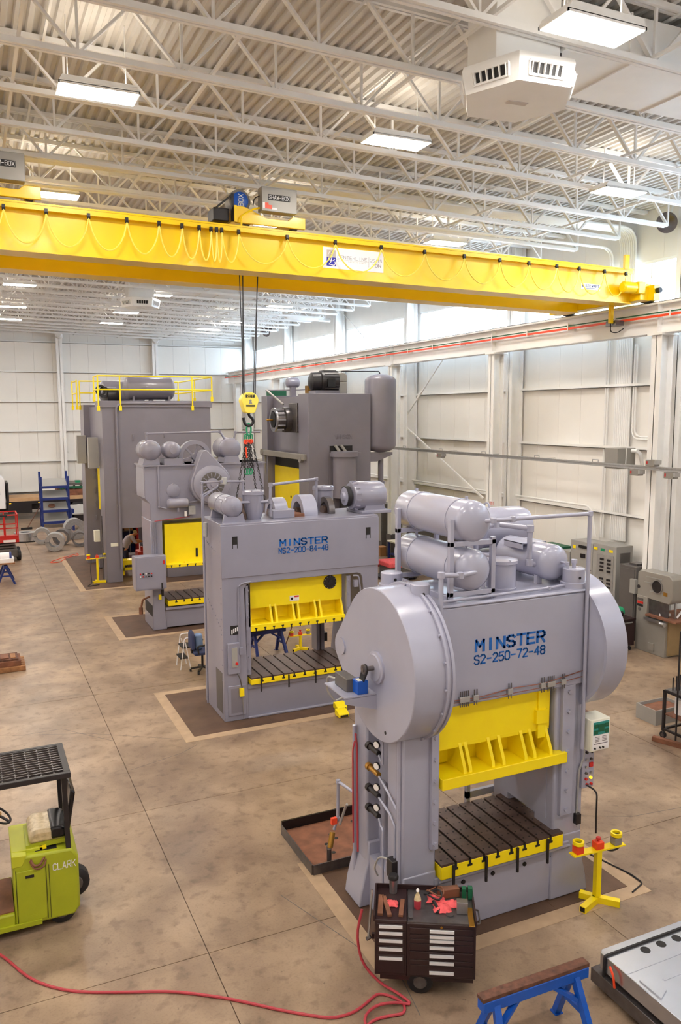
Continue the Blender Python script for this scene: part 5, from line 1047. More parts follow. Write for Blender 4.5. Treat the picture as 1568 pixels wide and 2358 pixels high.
def rag(x, y, z, s, sd, label):
    r_ = random.Random(sd); vs = []; fs = []; n = 9
    for j in range(n):
        for i in range(n):
            u = i/(n-1)-.5; v = j/(n-1)-.5; e = max(0, 1-2.1*max(abs(u), abs(v)))
            vs.append(LC(x+u*s*(1+r_.uniform(-.12, .12)), y+v*s*.8*(1+r_.uniform(-.12, .12)), z+.008+s*.42*e**.7*r_.uniform(.35, 1)))
    for j in range(n-1):
        for i in range(n-1): a = j*n+i; fs.append((a, a+1, a+n+1, a+n))
    nb = len(vs); ring_ = [i for i in range(n)]+[j*n+n-1 for j in range(1, n)]+[(n-1)*n+i for i in range(n-2, -1, -1)]+[j*n for j in range(n-2, 0, -1)]
    fs.append(tuple(reversed(ring_)))
    tag(G().add(vs, fs).build('rag', 'pink_rag', ang=70), label, 'rag')
rag(-.38, -.02, .9, .15, 1, 'small pink rag on the left locker of the tool cart'); rag(.13, .12, .895, .2, 2, 'pink rag wrapped in cables at the back of the tool cart'); rag(.2, -.06, .895, .2, 3, 'pink rag lying flat in the middle of the tool cart'); rag(.31, .03, .895, .17, 4, 'pink rag beside the steel block on the tool cart')
t = thing('spray_bottle', 'plastic squeeze bottle half full of brown liquid on the tool cart', 'bottle', LC(-.08, -.05, .895)); c = LC(-.08, -.05, .896); G().lathe([(0, .04), (.1, .042)], c, (0, 0, 1), 16).build('liquid', 'red_hose', t); G().lathe([(0, .042), (.05, .03), (.075, .014), (.1, .013)], c+V((0, 0, .1)), (0, 0, 1), 16).build('bottle_neck', 'clear_plastic', t); G().lathe([(0, .018), (.02, .018), (.03, .01)], c+V((0, 0, .2)), (0, 0, 1), 12).build('cap', 'sign_white', t)
def flat(name, x, y, z, sx, sy, sz, rz, m, label, cat):
    return tag(G().ob(LC(x, y, z+sz/2), (sx, sy, sz), (0, 0, A30+rz)).build(name, m, None, bevel=.003), label, cat)
flat('clamp_bar', -.5, -.06, .902, .06, .36, .03, 0, 'rust', 'rusty flat bar at the far left of the tool cart', 'steel bar'); flat('clamp_bar', -.43, -.08, .902, .05, .36, .03, 12, 'rust', 'rusty flat bar leaning at an angle on the tool cart locker', 'steel bar'); flat('clamp_bar', -.26, -.1, .902, .05, .3, .03, -4, 'rust', 'rusty bar with green tip on the tool cart locker', 'steel bar'); flat('clamp_bar', -.16, -.06, .897, .05, .42, .025, 0, 'steel_dark', 'long grey bar along the left edge of the cart work surface', 'steel bar')
flat('steel_block', .42, -.1, .897, .12, .09, .14, 0, 'steel', 'upright steel block on the right of the tool cart', 'steel block'); flat('steel_box', .28, .2, .897, .25, .09, .1, 16, 'rust', 'long brown steel box at the back of the tool cart', 'steel block'); flat('green_clamp', .46, .17, .897, .05, .07, .13, 0, 'green_dark', 'left green clamp jaw at the back right corner of the tool cart', 'clamp'); flat('green_clamp', .53, .17, .897, .05, .07, .14, 0, 'green_dark', 'right green clamp jaw at the back right corner of the tool cart', 'clamp')
flat('brass_ruler', .51, -.2, .9, .06, .34, .012, 0, 'brass', 'brass coloured flat strip hanging over the front edge of the tool cart', 'metal strip')
c = LC(.28, -.16, .897); tag(G().lathe([(0, .045), (.012, .045)], c, (0, 0, 1), 20).build('steel_disc', 'steel_dark'), 'small round steel disc on the front of the tool cart', 'steel disc')
c = LC(-.36, .22, .9); t = thing('thermos', 'steel thermos cup with black lid on the tool cart', 'thermos', c); G().lathe([(0, .045), (.17, .05)], c+V((0, 0, .002)), (0, 0, 1), 18).build('cup', 'steel', t); G().lathe([(0, .06), (.03, .062), (.05, .05)], c+V((0, 0, .172)), (0, 0, 1), 18).build('lid', 'black_rubber', t)
c = LC(-.6, -.05, .5); t = thing('breaker_bar', 'long steel bar standing against the left side of the tool cart', 'steel bar', LC(-.62, -.05, 0)); G().cyl(LC(-.64, -.12, .55), LC(-.6, .0, 1.06), .014, 8).build('shaft', 'steel', t); G().cyl(LC(-.66, -.12, .53), LC(-.61, -.12, .56), .022, 8).build('head', 'steel_dark', t)
G().box(cx-.6, cx-.565, cy-.1, cy-.06, .52, .58).build('tool_hook', 'cart_brown', bpy.data.objects['tool_cart'])
ps = [LC(.1+.1*math.cos(w), .1+.07*math.sin(w), .97+.03*math.sin(2*w)) for w in [k*.5 for k in range(20)]]
t = thing('cable_coil', 'black and orange cable coil on the back of the tool cart', 'cable', LC(.1, .1, .9)); G().tube(ps, .011, 6).build('black_cable', 'black_rubber', t); G().tube([p+V((.04, .02, .02)) for p in ps[3:16]], .009, 6).build('orange_cable', 'rust', t); G().tube([LC(.1, .02, .94), LC(.16, -.1, .91), LC(.14, -.15, .905)], .02, 6).build('grip', 'black_rubber', t)
# near sawhorse, plate stack
sawhorse((4.93, 6.03), 1.3, .78, -1, 'blue steel sawhorse with worn wooden cap at the bottom of the picture')
t = thing('mould_plate', 'thick aluminium plates with round holes stacked on blocks, bottom right corner', 'metal plate', (7.2, 5.6, 0)); X0, X1_, Ya, Yb_ = 6.13, 8.4, 4.6, 6.42
up = G().prism([(X0, Ya), (X1_, Ya), (X1_, Yb_), (X0+.05, Yb_), (X0, Yb_-.04)], 'z', .27, .46).build('upper_plate', 'aluminium', t, bevel=.006); lo = G().box(X0-.04, X1_, Ya, Yb_+.06, .07, .23).build('lower_plate', 'steel_dark', t, bevel=.006); G().box(X0+.1, X1_, Ya+.1, Yb_-.05, .23, .27).build('spacer', 'rust', t)
for x in (6.3, 7.6): G().box(x-.06, x+.06, Ya+.2, Yb_-.05, 0, .07).build('wood_block', 'wood', t)
for i in range(6):
    for j, y in enumerate((6.2, 5.92, 5.62, 5.3)):
        x = 6.62+.24*i+.1*(j % 2)
        if j == 1 and i < 1: continue
        G().ring((x, y, .4605), (0, 0, 1), .056, .044, .002, 20).cyl((x, y, .459), (x, y, .4615), .045, 16).build('bore_hole', 'slot_dark', up)
G().box(X0, X1_, 5.98, 6.02, .46, .463).box(X0+.3, X1_, 5.74, 5.77, .46, .463).build('milled_rib', 'aluminium', up)
G().prism([(X0+.05, 5.85), (X0+.16, 5.85), (X0+.2, 5.8), (X0+.2, 5.62), (X0+.05, 5.55)], 'z', .46, .475).build('milled_pad', 'aluminium', up)
G().tube([(X0-.02, 6.3, .08), (X0-.015, 6.3, .47), (X1_, 6.3, .475)], .016, 8, .03).build('strap', 'black_rubber', t); G().tube([(X0-.03, 6.2, .42), (X0-.05, 6.12, .36), (X0-.05, 6.1, .24)], .014, 6, .04).build('orange_strap', 'orange_paint', t)
# yellow two-hand control stand
def stand(x, y, h, label, s=1.0, feet=((-.33, -.18), (.2, -.25), (-.03, .3))):
    t = thing('control_stand', label, 'control stand', (x, y, 0))
    G().bar((x, y, .05), (x, y, h-.02), .075*s, .075*s).build('post', 'press_yellow', t)
    for fx, fy in feet: G().bar((x, y, .045), (x+fx*s, y+fy*s, .045), .085*s, .085*s).build('foot', 'press_yellow', t); G().bar((x+fx*s*.985, y+fy*s*.985, .045), (x+fx*s*1.005, y+fy*s*1.005, .045), .065*s, .065*s).build('foot_end', 'slot_dark', t)
    tb = G().box(x-.42*s, x+.4*s, y-.06*s, y+.06*s, h-.02, h).build('top_bar', 'press_yellow', t)
    for q, m in ((-.32, 'orange_paint'), (.29, 'box_grey')):
        b = G().box(x+q*s-.055*s, x+q*s+.055*s, y-.05*s, y+.06*s, h, h+.1*s).build('button_box', m, t, bevel=.008); G().ring((x+q*s, y, h+.12*s), (0, 0, 1), .075*s, .05*s, .045*s, 20).build('palm_guard', 'press_yellow', b); G().lathe([(0, .035*s), (.03*s, .05*s), (.04*s, .03*s)], (x+q*s, y, h+.1*s), (0, 0, 1), 14).build('palm_button', 'black_metal', b)
    b = G().box(x-.06*s, x+.06*s, y-.05*s, y+.06*s, h, h+.1*s).build('stop_box', 'orange_paint', t, bevel=.008); G().lathe([(0, .015), (.03, .015), (.032, .035), (.055, .03)], (x, y, h+.1*s), (0, 0, 1), 14).build('stop_button', 'red_paint', b)
    return t
t = stand(7.27, 7.68, .76, 'yellow two-hand control stand at the right front of the near press', 1.0, ((-.33, -.14), (.22, -.2), (-.14, .17))); t.rotation_euler.z = rad(-4)
G().tube([(7.22, 7.9, 1.55), (7.3, 7.78, 1.5), (7.3, 7.78, 1.1), (7.32, 7.8, .9)], .012, 8, .1).build('control_cable', 'black_rubber', t)
G().tube([(7.36, 7.77, .74), (7.5, 7.72, .64), (7.66, 7.72, .66), (7.7, 7.76, .78)], .012, 8, .08).build('jumper_cable', 'black_rubber', t)
t = thing('floor_cable', 'thin dark cable lying on the floor right of the near press', 'cable', (8.2, 8, 0)); G().tube([(7.6, 9.4, .012), (7.95, 8.75, .012), (8.15, 7.95, .012), (8.14, 7.72, .012), (7.85, 7.62, .012)], .012, 6, .06).build('cable_run', 'black_rubber', t)
# drip tray behind the near press
t = thing('drip_tray', 'rusty shallow steel drip tray on the floor behind the near press', 'tray', (5.1, 10.5, 0)); X0, X1_, Ya, Yb_ = 4.08, 6.4, 9.86, 11.1
G().box(X0, X1_, Ya, Yb_, .02, .05).build('tray_floor', 'rust', t); G().box(X0, X1_, Ya-.02, Ya, .0, .15).build('tray_side', 'steel_dark', t); G().box(X0, X1_, Yb_, Yb_+.03, .0, .2).build('tray_side', 'black_gloss', t); G().box(X0-.02, X0, Ya, Yb_, 0, .15).build('tray_side', 'steel_dark', t); G().box(X1_, X1_+.02, Ya, Yb_, 0, .15).build('tray_side', 'steel_dark', t)
for x, y in ((4.55, 10.45), (4.75, 10.55), (5.0, 10.4), (5.2, 10.9), (4.55, 10.2), (5.35, 10.5), (4.72, 10.68)): G().cyl((x, y, .05), (x, y, .0525), .035, 14).build('drain_hole', 'slot_dark', t)
t = thing('pipe_nipple', 'short steel pipe standing upright in the drip tray', 'pipe', (4.38, 9.97, .05)); G().ring((4.38, 9.97, .051), (0, 0, 1), .035, .024, .26, 16).build('pipe_wall', 'steel_dark', t); G().ring((4.38, 9.97, .27), (0, 0, 1), .039, .03, .045, 16).build('thread', 'steel', t)
# two small yellow pedals by the middle press
for i, (x, y, lb) in enumerate(((6.98, 15.15, 'yellow foot switch on the floor beside the near press, lower one'), (7.12, 15.55, 'yellow foot switch beside the near press, upper one'))):
    t = thing('foot_switch', lb, 'foot switch', (x, y, .006)); G().prism([(y-.12, .01), (y+.12, .01), (y+.12, .14), (y+.02, .14), (y-.12, .08)], 'x', x-.12, x+.12).build('guard', 'press_yellow', t, bevel=.01); G().box(x-.09, x+.09, y-.125, y-.1, .02, .06).build('pedal', 'black_metal', t)
# rack cart at the right edge
t = thing('rack_cart', 'dark steel rolling rack cart with rods at the right picture edge', 'cart', (12.9, 10.85, 0)); X0, X1_, Ya, Yb_ = 12.3, 13.5, 10.4, 11.32
for x in (X0, X1_):
    for y in (Ya, Yb_): G().box(x-.025, x+.025, y-.025, y+.025, .16, 1.0).build('post', 'black_metal', t)
for z in (.2, .98):
    for y in (Ya, Yb_): G().box(X0, X1_, y-.025, y+.025, z-.02, z+.02).build('rail', 'black_metal', t)
    for x in (X0, X1_): G().box(x-.025, x+.025, Ya, Yb_, z-.02, z+.02).build('rail', 'black_metal', t)
G().box(X0, X1_, Ya, Yb_, .5, .52).build('shelf', 'rust', t); G().box(X0, X1_, Ya, Yb_, 1.0, 1.015).build('top_shelf', 'steel_dark', t); G().cyl((X0-.06, 10.95, .1), (X0-.06, 10.95, 2.3), .018, 8).build('pole', 'black_metal', t)
for k in range(7): G().cyl((X0+.08+.06*k, 11.2-.03*k, 1.0), (X0+.08+.06*k, 11.2-.03*k, 1.28+.03*(k % 3)), .014, 6).build('rod', 'black_metal', t)
for x in (X0, X1_):
    for y in (Ya, Yb_): G().box(x-.02, x+.02, y-.02, y+.02, .1, .17).build('caster_fork', 'steel_dark', t); wheel(t, (x, y, .075), (1, .2, 0), .07, .04, 'caster')
t = thing('jug', 'white plastic jug with yellow label on the rack cart shelf', 'jug', (12.6, 11.15, .52)); G().lathe([(0, .14), (.3, .14), (.36, .06), (.4, .05), (.42, .05)], (12.6, 11.15, .521), (0, 0, 1), 20).build('jug_body', 'sign_white', t); G().prism([(12.5, .72), (12.7, .72), (12.6, .6)], 'y', 11.0, 11.01).build('jug_label', 'press_yellow', t)
for i, (x, y, lb) in enumerate(((12.42, 10.65, 'short dark pipe offcut on the rack cart shelf, left one'), (12.75, 10.8, 'short dark pipe offcut on the rack cart shelf, right one'))): tag(G().ring((x, y, .56), (.6, .5, 0), .04, .03, .2, 14).build('pipe_offcut', 'black_metal'), lb, 'pipe')
t = thing('parts_bin', 'grey open plastic bin on the floor behind the rack cart', 'bin', (13.0, 12.0, 0)); G().box(12.65, 13.5, 11.85, 12.4, 0, .02).build('bin_floor', 'cabinet_grey', t)
for b in ((12.65, 13.5, 11.85, 11.87), (12.65, 13.5, 12.38, 12.4), (12.65, 12.67, 11.87, 12.38), (13.48, 13.5, 11.87, 12.38)): G().box(*b, .02, .32).build('bin_wall', 'cabinet_grey', t)
G().box(12.68, 13.47, 11.88, 12.37, .24, .26).build('contents', 'rust', t)
tag(G().bar((12.03, 11.32, .05), (12.27, 10.72, .05), .1, .09).build('channel_bar', 'rust'), 'rusty steel channel bar lying on the floor at the right edge', 'steel bar')
# band saw
t = thing('band_saw', 'grey upright band saw with open table at the right edge', 'band saw', (16.9, 15.7, 0))
G().box(16.42, 17.2, 15.2, 16.24, 0, 1.02).build('base', 'box_grey', t, bevel=.012); G().box(16.42, 17.2, 15.86, 16.24, 1.0, 1.52).build('column', 'box_grey', t, bevel=.01)
hd = G().prism([(15.04, 1.62), (15.12, 1.46), (15.3, 1.46), (16.25, 1.5), (16.25, 2.14), (16.16, 2.22), (15.16, 2.22), (15.04, 2.12)], 'x', 16.44, 16.86).build('head', 'box_grey', t, bevel=.02)
G().lathe([(0, .17), (.012, .17), (.014, .13)], (16.44, 15.55, 1.86), (-1, 0, 0), 28).build('wheel_hub_grille', 'black_metal', hd); G().ring((16.43, 15.55, 1.86), (-1, 0, 0), .19, .165, .015, 28).build('grille_ring', 'steel', hd)
for z, a, c in ((2.08, 15.4, 15.95), (1.92, 15.75, 16.0), (1.7, 15.35, 15.8)): G().box(16.432, 16.44, a, c, z-.012, z+.012).build('trim_strip', 'galvanised', hd)
G().box(16.432, 16.44, 15.2, 15.33, 1.66, 1.76).build('name_plate', 'brass', hd); G().cyl((16.44, 16.2, 1.75), (16.43, 16.2, 1.75), .05, 14).build('gauge', 'black_metal', hd)
for z, m in ((1.42, 'cabinet_dark'), (1.33, 'red_paint'), (1.25, 'black_metal')): G().box(16.405, 16.42, 16.0, 16.2, z-.03, z+.03).build('control_button', m, t)
G().cyl((16.42, 16.12, 1.14), (16.405, 16.12, 1.14), .045, 14).build('dial', 'cabinet_dark', t); G().box(16.5, 16.52, 15.2, 15.86, 1.03, 1.46).build('guard_plate', 'steel_dark', t)
tb = G().box(16.35, 17.9, 14.8, 15.85, 1.02, 1.07).build('table', 'rust', t, bevel=.006); G().box(17.25, 17.9, 14.85, 15.6, 0, 1.02).build('coolant_tank', 'tan_panel', t); G().box(16.5, 17.25, 15.15, 15.2, .05, 1.0).build('front_panel', 'tan_panel', t); G().box(16.3, 16.42, 15.3, 15.85, .92, 1.0).build('table_bracket', 'steel', t); G().cyl((16.34, 15.15, .92), (16.34, 15.3, .92), .06, 12).build('hand_wheel', 'steel', t)
G().box(16.38, 16.42, 15.55, 15.75, .1, .3).build('chip_drawer', 'box_grey', t); G().bar((16.9, 15.0, 1.4), (16.7, 15.1, 1.08), .04).cyl((16.75, 15.35, 1.1), (16.5, 15.5, 1.1), .045, 10).build('coolant_arm', 'sign_white', t); G().box(16.62, 16.66, 15.08, 15.12, 1.07, 1.5).build('blade_guide', 'steel', t)
# second tool cart and its load
t = thing('tool_cart', 'dark red tool cart cluttered with tools between near press and band saw', 'tool cart', (15.8, 16.35, 0)); G().box(15.4, 16.25, 16.1, 16.7, .14, .88).build('chest', 'cart_brown', t, bevel=.01); G().box(15.38, 16.27, 16.08, 16.72, .86, .9).build('top_tray', 'cart_brown', t); G().box(15.5, 16.15, 16.08, 16.1, .78, .82).build('drawer_pull', 'aluminium', t)
for x in (15.48, 16.17):
    for y in (16.18, 16.62): G().cyl((x, y, .09), (x, y, .15), .02, 8).build('caster_fork', 'steel_dark', t); wheel(t, (x, y, .055), (1, 0, 0), .055, .035, 'caster')
t = thing('face_shield', 'green and black welding cap on the second tool cart', 'cap', (15.95, 16.4, .9)); G().tank((15.95, 16.4, .9), (15.95, 16.4, 1.2), .16, 16, .9).build('crown', 'green_paint', t); G().tank((15.85, 16.25, .95), (15.85, 16.25, 1.12), .1, 12, .8).build('visor', 'black_gloss', t)
def worldrag(x, y, z, s, label):
    t_ = G().lathe([(0, s*.7), (s*.3, s), (s*.9, s*.6), (s*1.5, s*.35), (s*1.8, s*.05)], (x, y, z), (.15, .1, 1), 9).build('rag', 'pink_rag', ang=60); tag(t_, label, 'rag')
worldrag(15.62, 16.4, .9, .12, 'pink rag standing up on the second tool cart')
tag(G().ob((15.65, 16.17, .926), (.4, .06, .04), (0, 0, 10)).build('wrench', 'steel'), 'shiny steel wrench on the second tool cart', 'wrench')
# office chair and step stool behind the middle press
t = thing('office_chair', 'navy office chair half hidden behind the middle press', 'chair', (5.2, 19.45, 0)); G().ob((5.2, 19.45, .52), (.5, .48, .09)).build('seat', 'fabric_navy', t, bevel=.03); G().prism([(19.25, .62), (19.7, .62), (19.66, 1.0), (19.58, 1.08), (19.38, 1.08), (19.28, 1.0)], 'x', 4.9, 4.98).build('backrest', 'fabric_navy', t, bevel=.03); G().bar((4.94, 19.45, .5), (4.94, 19.45, .75), .06, .04).build('back_bracket', 'black_metal', t)
for y in (19.2, 19.72): G().tube([(5.05, y, .52), (5.02, y, .72), (5.3, y, .74)], .025, 6, .05).build('armrest', 'black_rubber', t)
G().cyl((5.2, 19.45, .1), (5.2, 19.45, .5), .03, 10).build('gas_post', 'black_metal', t)
for k in range(5):
    w = rad(72*k+20); o = G().bar((5.2, 19.45, .12), (5.2+.3*math.cos(w), 19.45+.3*math.sin(w), .08), .05, .04).build('base_arm', 'black_metal', t); G().cyl((5.2+.3*math.cos(w)-.02, 19.45+.3*math.sin(w), .035), (5.2+.3*math.cos(w)+.02, 19.45+.3*math.sin(w), .035), .034, 10).build('caster', 'black_rubber', o)
tag(G().tank((5.12, 19.45, .575), (5.1, 19.45, 1.0), .11, 14, .6).build('jacket', 'fabric_blue'), 'light blue jacket hung over the office chair', 'jacket')
t = thing('step_stool', 'white tubular step stool beside the office chair', 'step stool', (4.7, 19.5, 0))
for y in (19.3, 19.75): G().tube([(4.6, y, 0), (4.72, y, .82), (4.95, y, .82)], .014, 6, .06).tube([(4.86, y, 0), (4.74, y, .7)], .014, 6).build('side_frame', 'sign_white', t)
G().box(4.6, 4.8, 19.3, 19.75, .28, .31).build('step', 'black_rubber', t); G().box(4.66, 4.9, 19.3, 19.75, .55, .58).build('step', 'black_rubber', t); G().cyl((4.95, 19.3, .82), (4.95, 19.75, .82), .014, 6).build('hand_bar', 'sign_white', t)
t.location.x -= .03; t.location.y += .45
bpy.data.objects['office_chair'].location.x -= .14; bpy.data.objects['jacket'].location.x -= .14
# things seen through the middle press
sawhorse((7.0, 20.0), 1.1, .76, 8, 'blue sawhorse carrying a black plate, seen through the middle press', 'navy_paint', False); tag(G().ob((7.05, 20.0, .82), (1.45, .5, .12), (0, 0, 8)).build('black_plate', 'black_metal'), 'black steel plate lying across the blue sawhorse', 'metal plate')
stand(8.0, 20.1, .42, 'short yellow control stand with green button, seen through the middle press', .8)
t = thing('broom', 'dark broom leaning behind the bed of the middle press', 'broom', (7.6, 20.15, 0)); G().cyl((7.55, 20.2, .02), (7.85, 20.2, .8), .016, 8).build('handle', 'rust', t); G().bar((7.78, 20.2, .66), (7.9, 20.2, .95), .1, .05).build('head', 'black_metal', t)
# pallet at the left edge
t = thing('pallet', 'small wooden pallet at the left edge of the floor', 'pallet', (.3, 21.9, 0))
for k in range(5): G().box(-.25, .98, 21.42+.2*k, 21.56+.2*k, .1, .125).build('deck_board', 'wood', t)
for y in (21.45, 21.88, 22.3): G().box(-.25, .98, y-.03, y+.03, .02, .1).build('stringer', 'wood', t)
for k in range(3): G().box(-.25, .98, 21.44+.42*k, 21.54+.42*k, 0, .02).build('bottom_board', 'wood', t)
for x0, x1, y0, y1, z0, z1, m, lb in ((.25, .88, 21.5, 22.2, .127, .26, 'rust', 'brown die block lowest on the pallet'), (.3, .82, 21.55, 22.15, .262, .31, 'wood_dark', 'thin dark plate on top of the brown die block'), (-.2, .2, 21.5, 22.2, .127, .3, 'steel_dark', 'grey die block at the left picture edge on the pallet'), (.4, .6, 21.6, 22.0, .312, .34, 'rust', 'small rusty strip on top of the die stack, left one'), (.64, .76, 21.6, 22.0, .312, .335, 'wood', 'small tan strip on top of the die stack, right one')): tag(G().box(x0, x1, y0, y1, z0, z1).build('die_block', m, None, bevel=.006), lb, 'die block')
# far left: sawhorse with tub, scissor lift
sawhorse((.98, 33.4), 1.2, .78, 90, 'blue sawhorse standing in front of the red scissor lift', 'navy_paint', False); tag(G().box(.6, 1.32, 32.9, 33.9, .785, .83).build('plywood_board', 'wood'), 'light plywood board on the far left sawhorse', 'board')
t = thing('machine_part', 'white and blue machine part lying on the plywood board', 'machine part', (.95, 33.3, .83)); G().box(.62, 1.3, 33.0, 33.7, .83, .98).build('base', 'sign_white', t); G().lathe([(0, .2), (.45, .2)], (.74, 33.3, 1.0), (1, 0, 0), 20).build('drum', 'sign_white', t); G().ring((.72, 33.3, 1.0), (1, 0, 0), .21, .15, .08, 20).build('blue_flange', 'navy_paint', t); G().ring((1.14, 33.3, 1.0), (1, 0, 0), .21, .15, .08, 20).build('blue_flange', 'navy_paint', t)
t = thing('scissor_lift', 'red scissor lift with guard rails at the far left edge', 'scissor lift', (.9, 38.6, 0)); X0, X1_, Ya, Yb_ = .1, 1.72, 38.1, 39.6
G().box(X0+.1, X1_-.05, Ya, Yb_, .18, .55).build('chassis', 'cabinet_dark', t, bevel=.03); G().box(X0, X1_+.03, Ya-.03, Yb_, .85, 1.0).build('platform', 'red_paint', t, bevel=.01); G().box(1.1, 1.6, Ya-.04, Ya-.03, .87, .98).build('label_plate', 'sign_white', t)
for z in (.6, .72): G().box(X0+.2, X1_-.15, Ya+.1, Yb_-.1, z, z+.07).build('scissor_arm', 'steel_dark', t)
for x in (X0+.15, X1_): wheel(t, (x, Ya+.25, .24), (1, 0, 0), .24, .18); wheel(t, (x, Yb_-.25, .24), (1, 0, 0), .24, .18)
for x in (X0, .6, 1.2, X1_):
    for y in (Ya, Yb_): G().bar((x, y, 1.0), (x, y, 2.08), .05, .05).build('rail_post', 'red_paint', t)
for z in (1.5, 2.08):
    for y in (Ya, Yb_): G().bar((X0, y, z), (X1_, y, z), .05, .05).build('guard_rail', 'red_paint', t)
    for x in (X0, X1_): G().bar((x, Ya, z), (x, Yb_, z), .05, .05).build('guard_rail', 'red_paint', t)
G().box(X0, X1_, Ya-.01, Ya+.01, 1.0, 1.16).build('toe_board', 'red_paint', t); G().box(.2, 1.3, Ya-.06, Ya+.02, 2.02, 2.1).build('padded_bar', 'black_rubber', t); G().box(.2, .5, Ya-.05, Ya+.2, 1.75, 2.15).build('control_box', 'green_dark', t)
# steel coils
def coil(x, y, r, w, ri, label, d=(0, 1, 0), m='steel_dark', z=None):
    t = thing('steel_coil', label, 'steel coil', (x, y, 0)); d = V(d).normalized(); p = V((x, y, (r+.004) if z is None else z))
    b = G().ring(p, d, r, ri, w, 36).build('coil_body', m, t)
    for rr in (.35, .7): G().ring(p-d*.004, d, ri+(r-ri)*rr+.004, ri+(r-ri)*rr-.004, .006, 36).build('wrap_edge', 'cabinet_grey', b)
    a_, b_, _ = basis(d); G().bar(p+a_*ri-d*.01, p+a_*r-d*.01, .05, .02).bar(p+a_*(r+.006)-d*.01, p+a_*(r+.006)+d*w, .05, .01).build('band', 'black_metal', t); return t
coil(3.4, 40.0, .44, .6, .25, 'big steel coil at the front of the coil group', (.15, 1, 0), 'galvanised'); coil(3.02, 42.5, .41, .5, .26, 'steel coil at the left of the coil group', (.1, 1, 0), 'galvanised'); coil(3.85, 41.7, .4, .5, .3, 'steel coil half hidden behind the front coil', (.3, 1, 0)); coil(4.75, 43.4, .55, .5, .22, 'largest steel coil next to the tall railed press', (-.1, 1, 0), 'galvanised'); coil(4.66, 40.9, .36, .7, .3, 'narrow steel coil lying in front of the largest coil', (.1, 1, 0))
t = coil(2.35, 44.0, .55, .42, .25, 'flat lying silver coil behind the scissor lift', (0, 0, 1), 'aluminium', z=.06); G().box(1.8, 2.9, 43.5, 44.5, 0, .06).build('skid', 'black_metal', t)
G().ring((4.7, 42.75, .75), (0, 1, 0), .2, .1, .3, 20).build('core_tube', 'steel', bpy.data.objects['steel_coil'])
bpy.data.objects.remove(bpy.data.objects['core_tube'])
# orange cord near the coils
t = thing('orange_cord', 'thin orange cord lying on the floor by the tall railed press', 'cord', (3.4, 37, 0)); G().tube([(4.3, 38.9, .012), (3.7, 38.2, .012), (3.0, 37.3, .012), (2.9, 36.9, .012), (3.3, 36.9, .012), (3.7, 37.9, .012), (4.3, 38.5, .012)], .015, 6, .2).build('cord_run', 'orange_paint', t)
# blue tilting rack
t = thing('tilt_rack', 'blue steel rack with sloping grey shelves near the back wall', 'rack', (4.3, 49.1, 0)); X0, X1_, Ya, Yb_ = 3.55, 5.02, 48.7, 49.6
for x in (X0, X1_):
    for y, h in ((Ya, 2.95), (Yb_, 3.2)): G().box(x-.06, x+.06, y-.06, y+.06, 0, h).build('upright', 'navy_paint', t)
for z in (.35, 1.02, 1.72, 2.4):
    G().prism([(Ya-.12, z-.02), (Yb_, z+.34), (Yb_, z+.38), (Ya-.12, z+.03)], 'x', X0+.06, X1_-.06).build('shelf', 'cabinet_grey', t); G().box(X0, X1_, Ya-.16, Ya-.08, z-.12, z+.03).build('shelf_lip', 'navy_paint', t)
    for x in (X0, X1_): G().bar((x, Ya, z), (x, Yb_, z+.36), .08, .1).build('shelf_arm', 'navy_paint', t)
tag(G().lathe([(0, .17), (.06, .2), (.1, .17)], (4.1, 48.95, 1.2), (0, -.4, 1), 16).build('cast_part', 'rust'), 'round brown casting on a rack shelf', 'casting')
# flatbed truck
t = thing('flatbed_truck', 'white-cabbed flatbed truck parked along the back wall', 'truck', (4, 54.4, 0)); Ya, Yb_ = 53.3, 55.6
G().prism([(-1.2, .7), (1.8, .7), (1.8, 2.5), (1.6, 2.75), (-.6, 2.75), (-1.2, 1.7)], 'y', Ya, Yb_).build('cab', 'sign_white', t, bevel=.05); G().box(1.0, 1.5, Ya-.01, Ya, 1.6, 2.4).build('side_window', 'black_gloss', t)
G().box(-1.2, 9.0, Ya+.5, Yb_-.5, .55, .95).build('chassis', 'black_metal', t); G().box(1.9, 9.2, Ya, Yb_, .95, 1.14).build('bed_side', 'black_metal', t); G().box(1.9, 9.2, Ya+.02, Yb_-.02, 1.14, 1.36).build('wood_deck', 'bed_wood', t); G().box(1.88, 2.0, Ya, Yb_, 1.14, 2.3).build('headboard', 'black_metal', t); G().box(1.9, 3.3, Ya, Ya+.5, .4, .95).build('fuel_tank', 'black_metal', t)
for x in (6.1, -.4, 7.2): wheel(t, (x, Ya+.15, .52), (0, 1, 0), .52, .3, hub='galvanised')
for x, m in ((3.75, 'lamp_amber'), (2.05, 'lamp_amber')): G().box(x-.06, x+.06, Ya-.02, Ya, 1.0, 1.06).build('marker_lamp', m, t)
t = thing('machine_crate', 'dark machine parts with green beams loaded on the truck bed', 'machine parts', (5.8, 54.4, 1.36)); G().box(4.9, 7.4, Ya+.2, Yb_-.2, 1.362, 1.75).build('lower_frame', 'rust', t); G().box(4.9, 7.4, Ya+.2, Yb_-.2, 2.0, 2.15).build('upper_frame', 'cabinet_dark', t); G().box(5.0, 7.3, Ya+.15, Ya+.3, 1.8, 1.95).build('green_beam', 'green_dark', t)
for x in (5.1, 5.5, 5.9, 6.3, 6.7, 7.1): G().box(x-.06, x+.06, Ya+.22, Ya+.4, 1.7, 2.05).build('strut', 'black_metal', t)
G().box(6.0, 6.3, Ya+.4, Ya+.8, 2.15, 2.28).build('green_cap', 'green_paint', t)
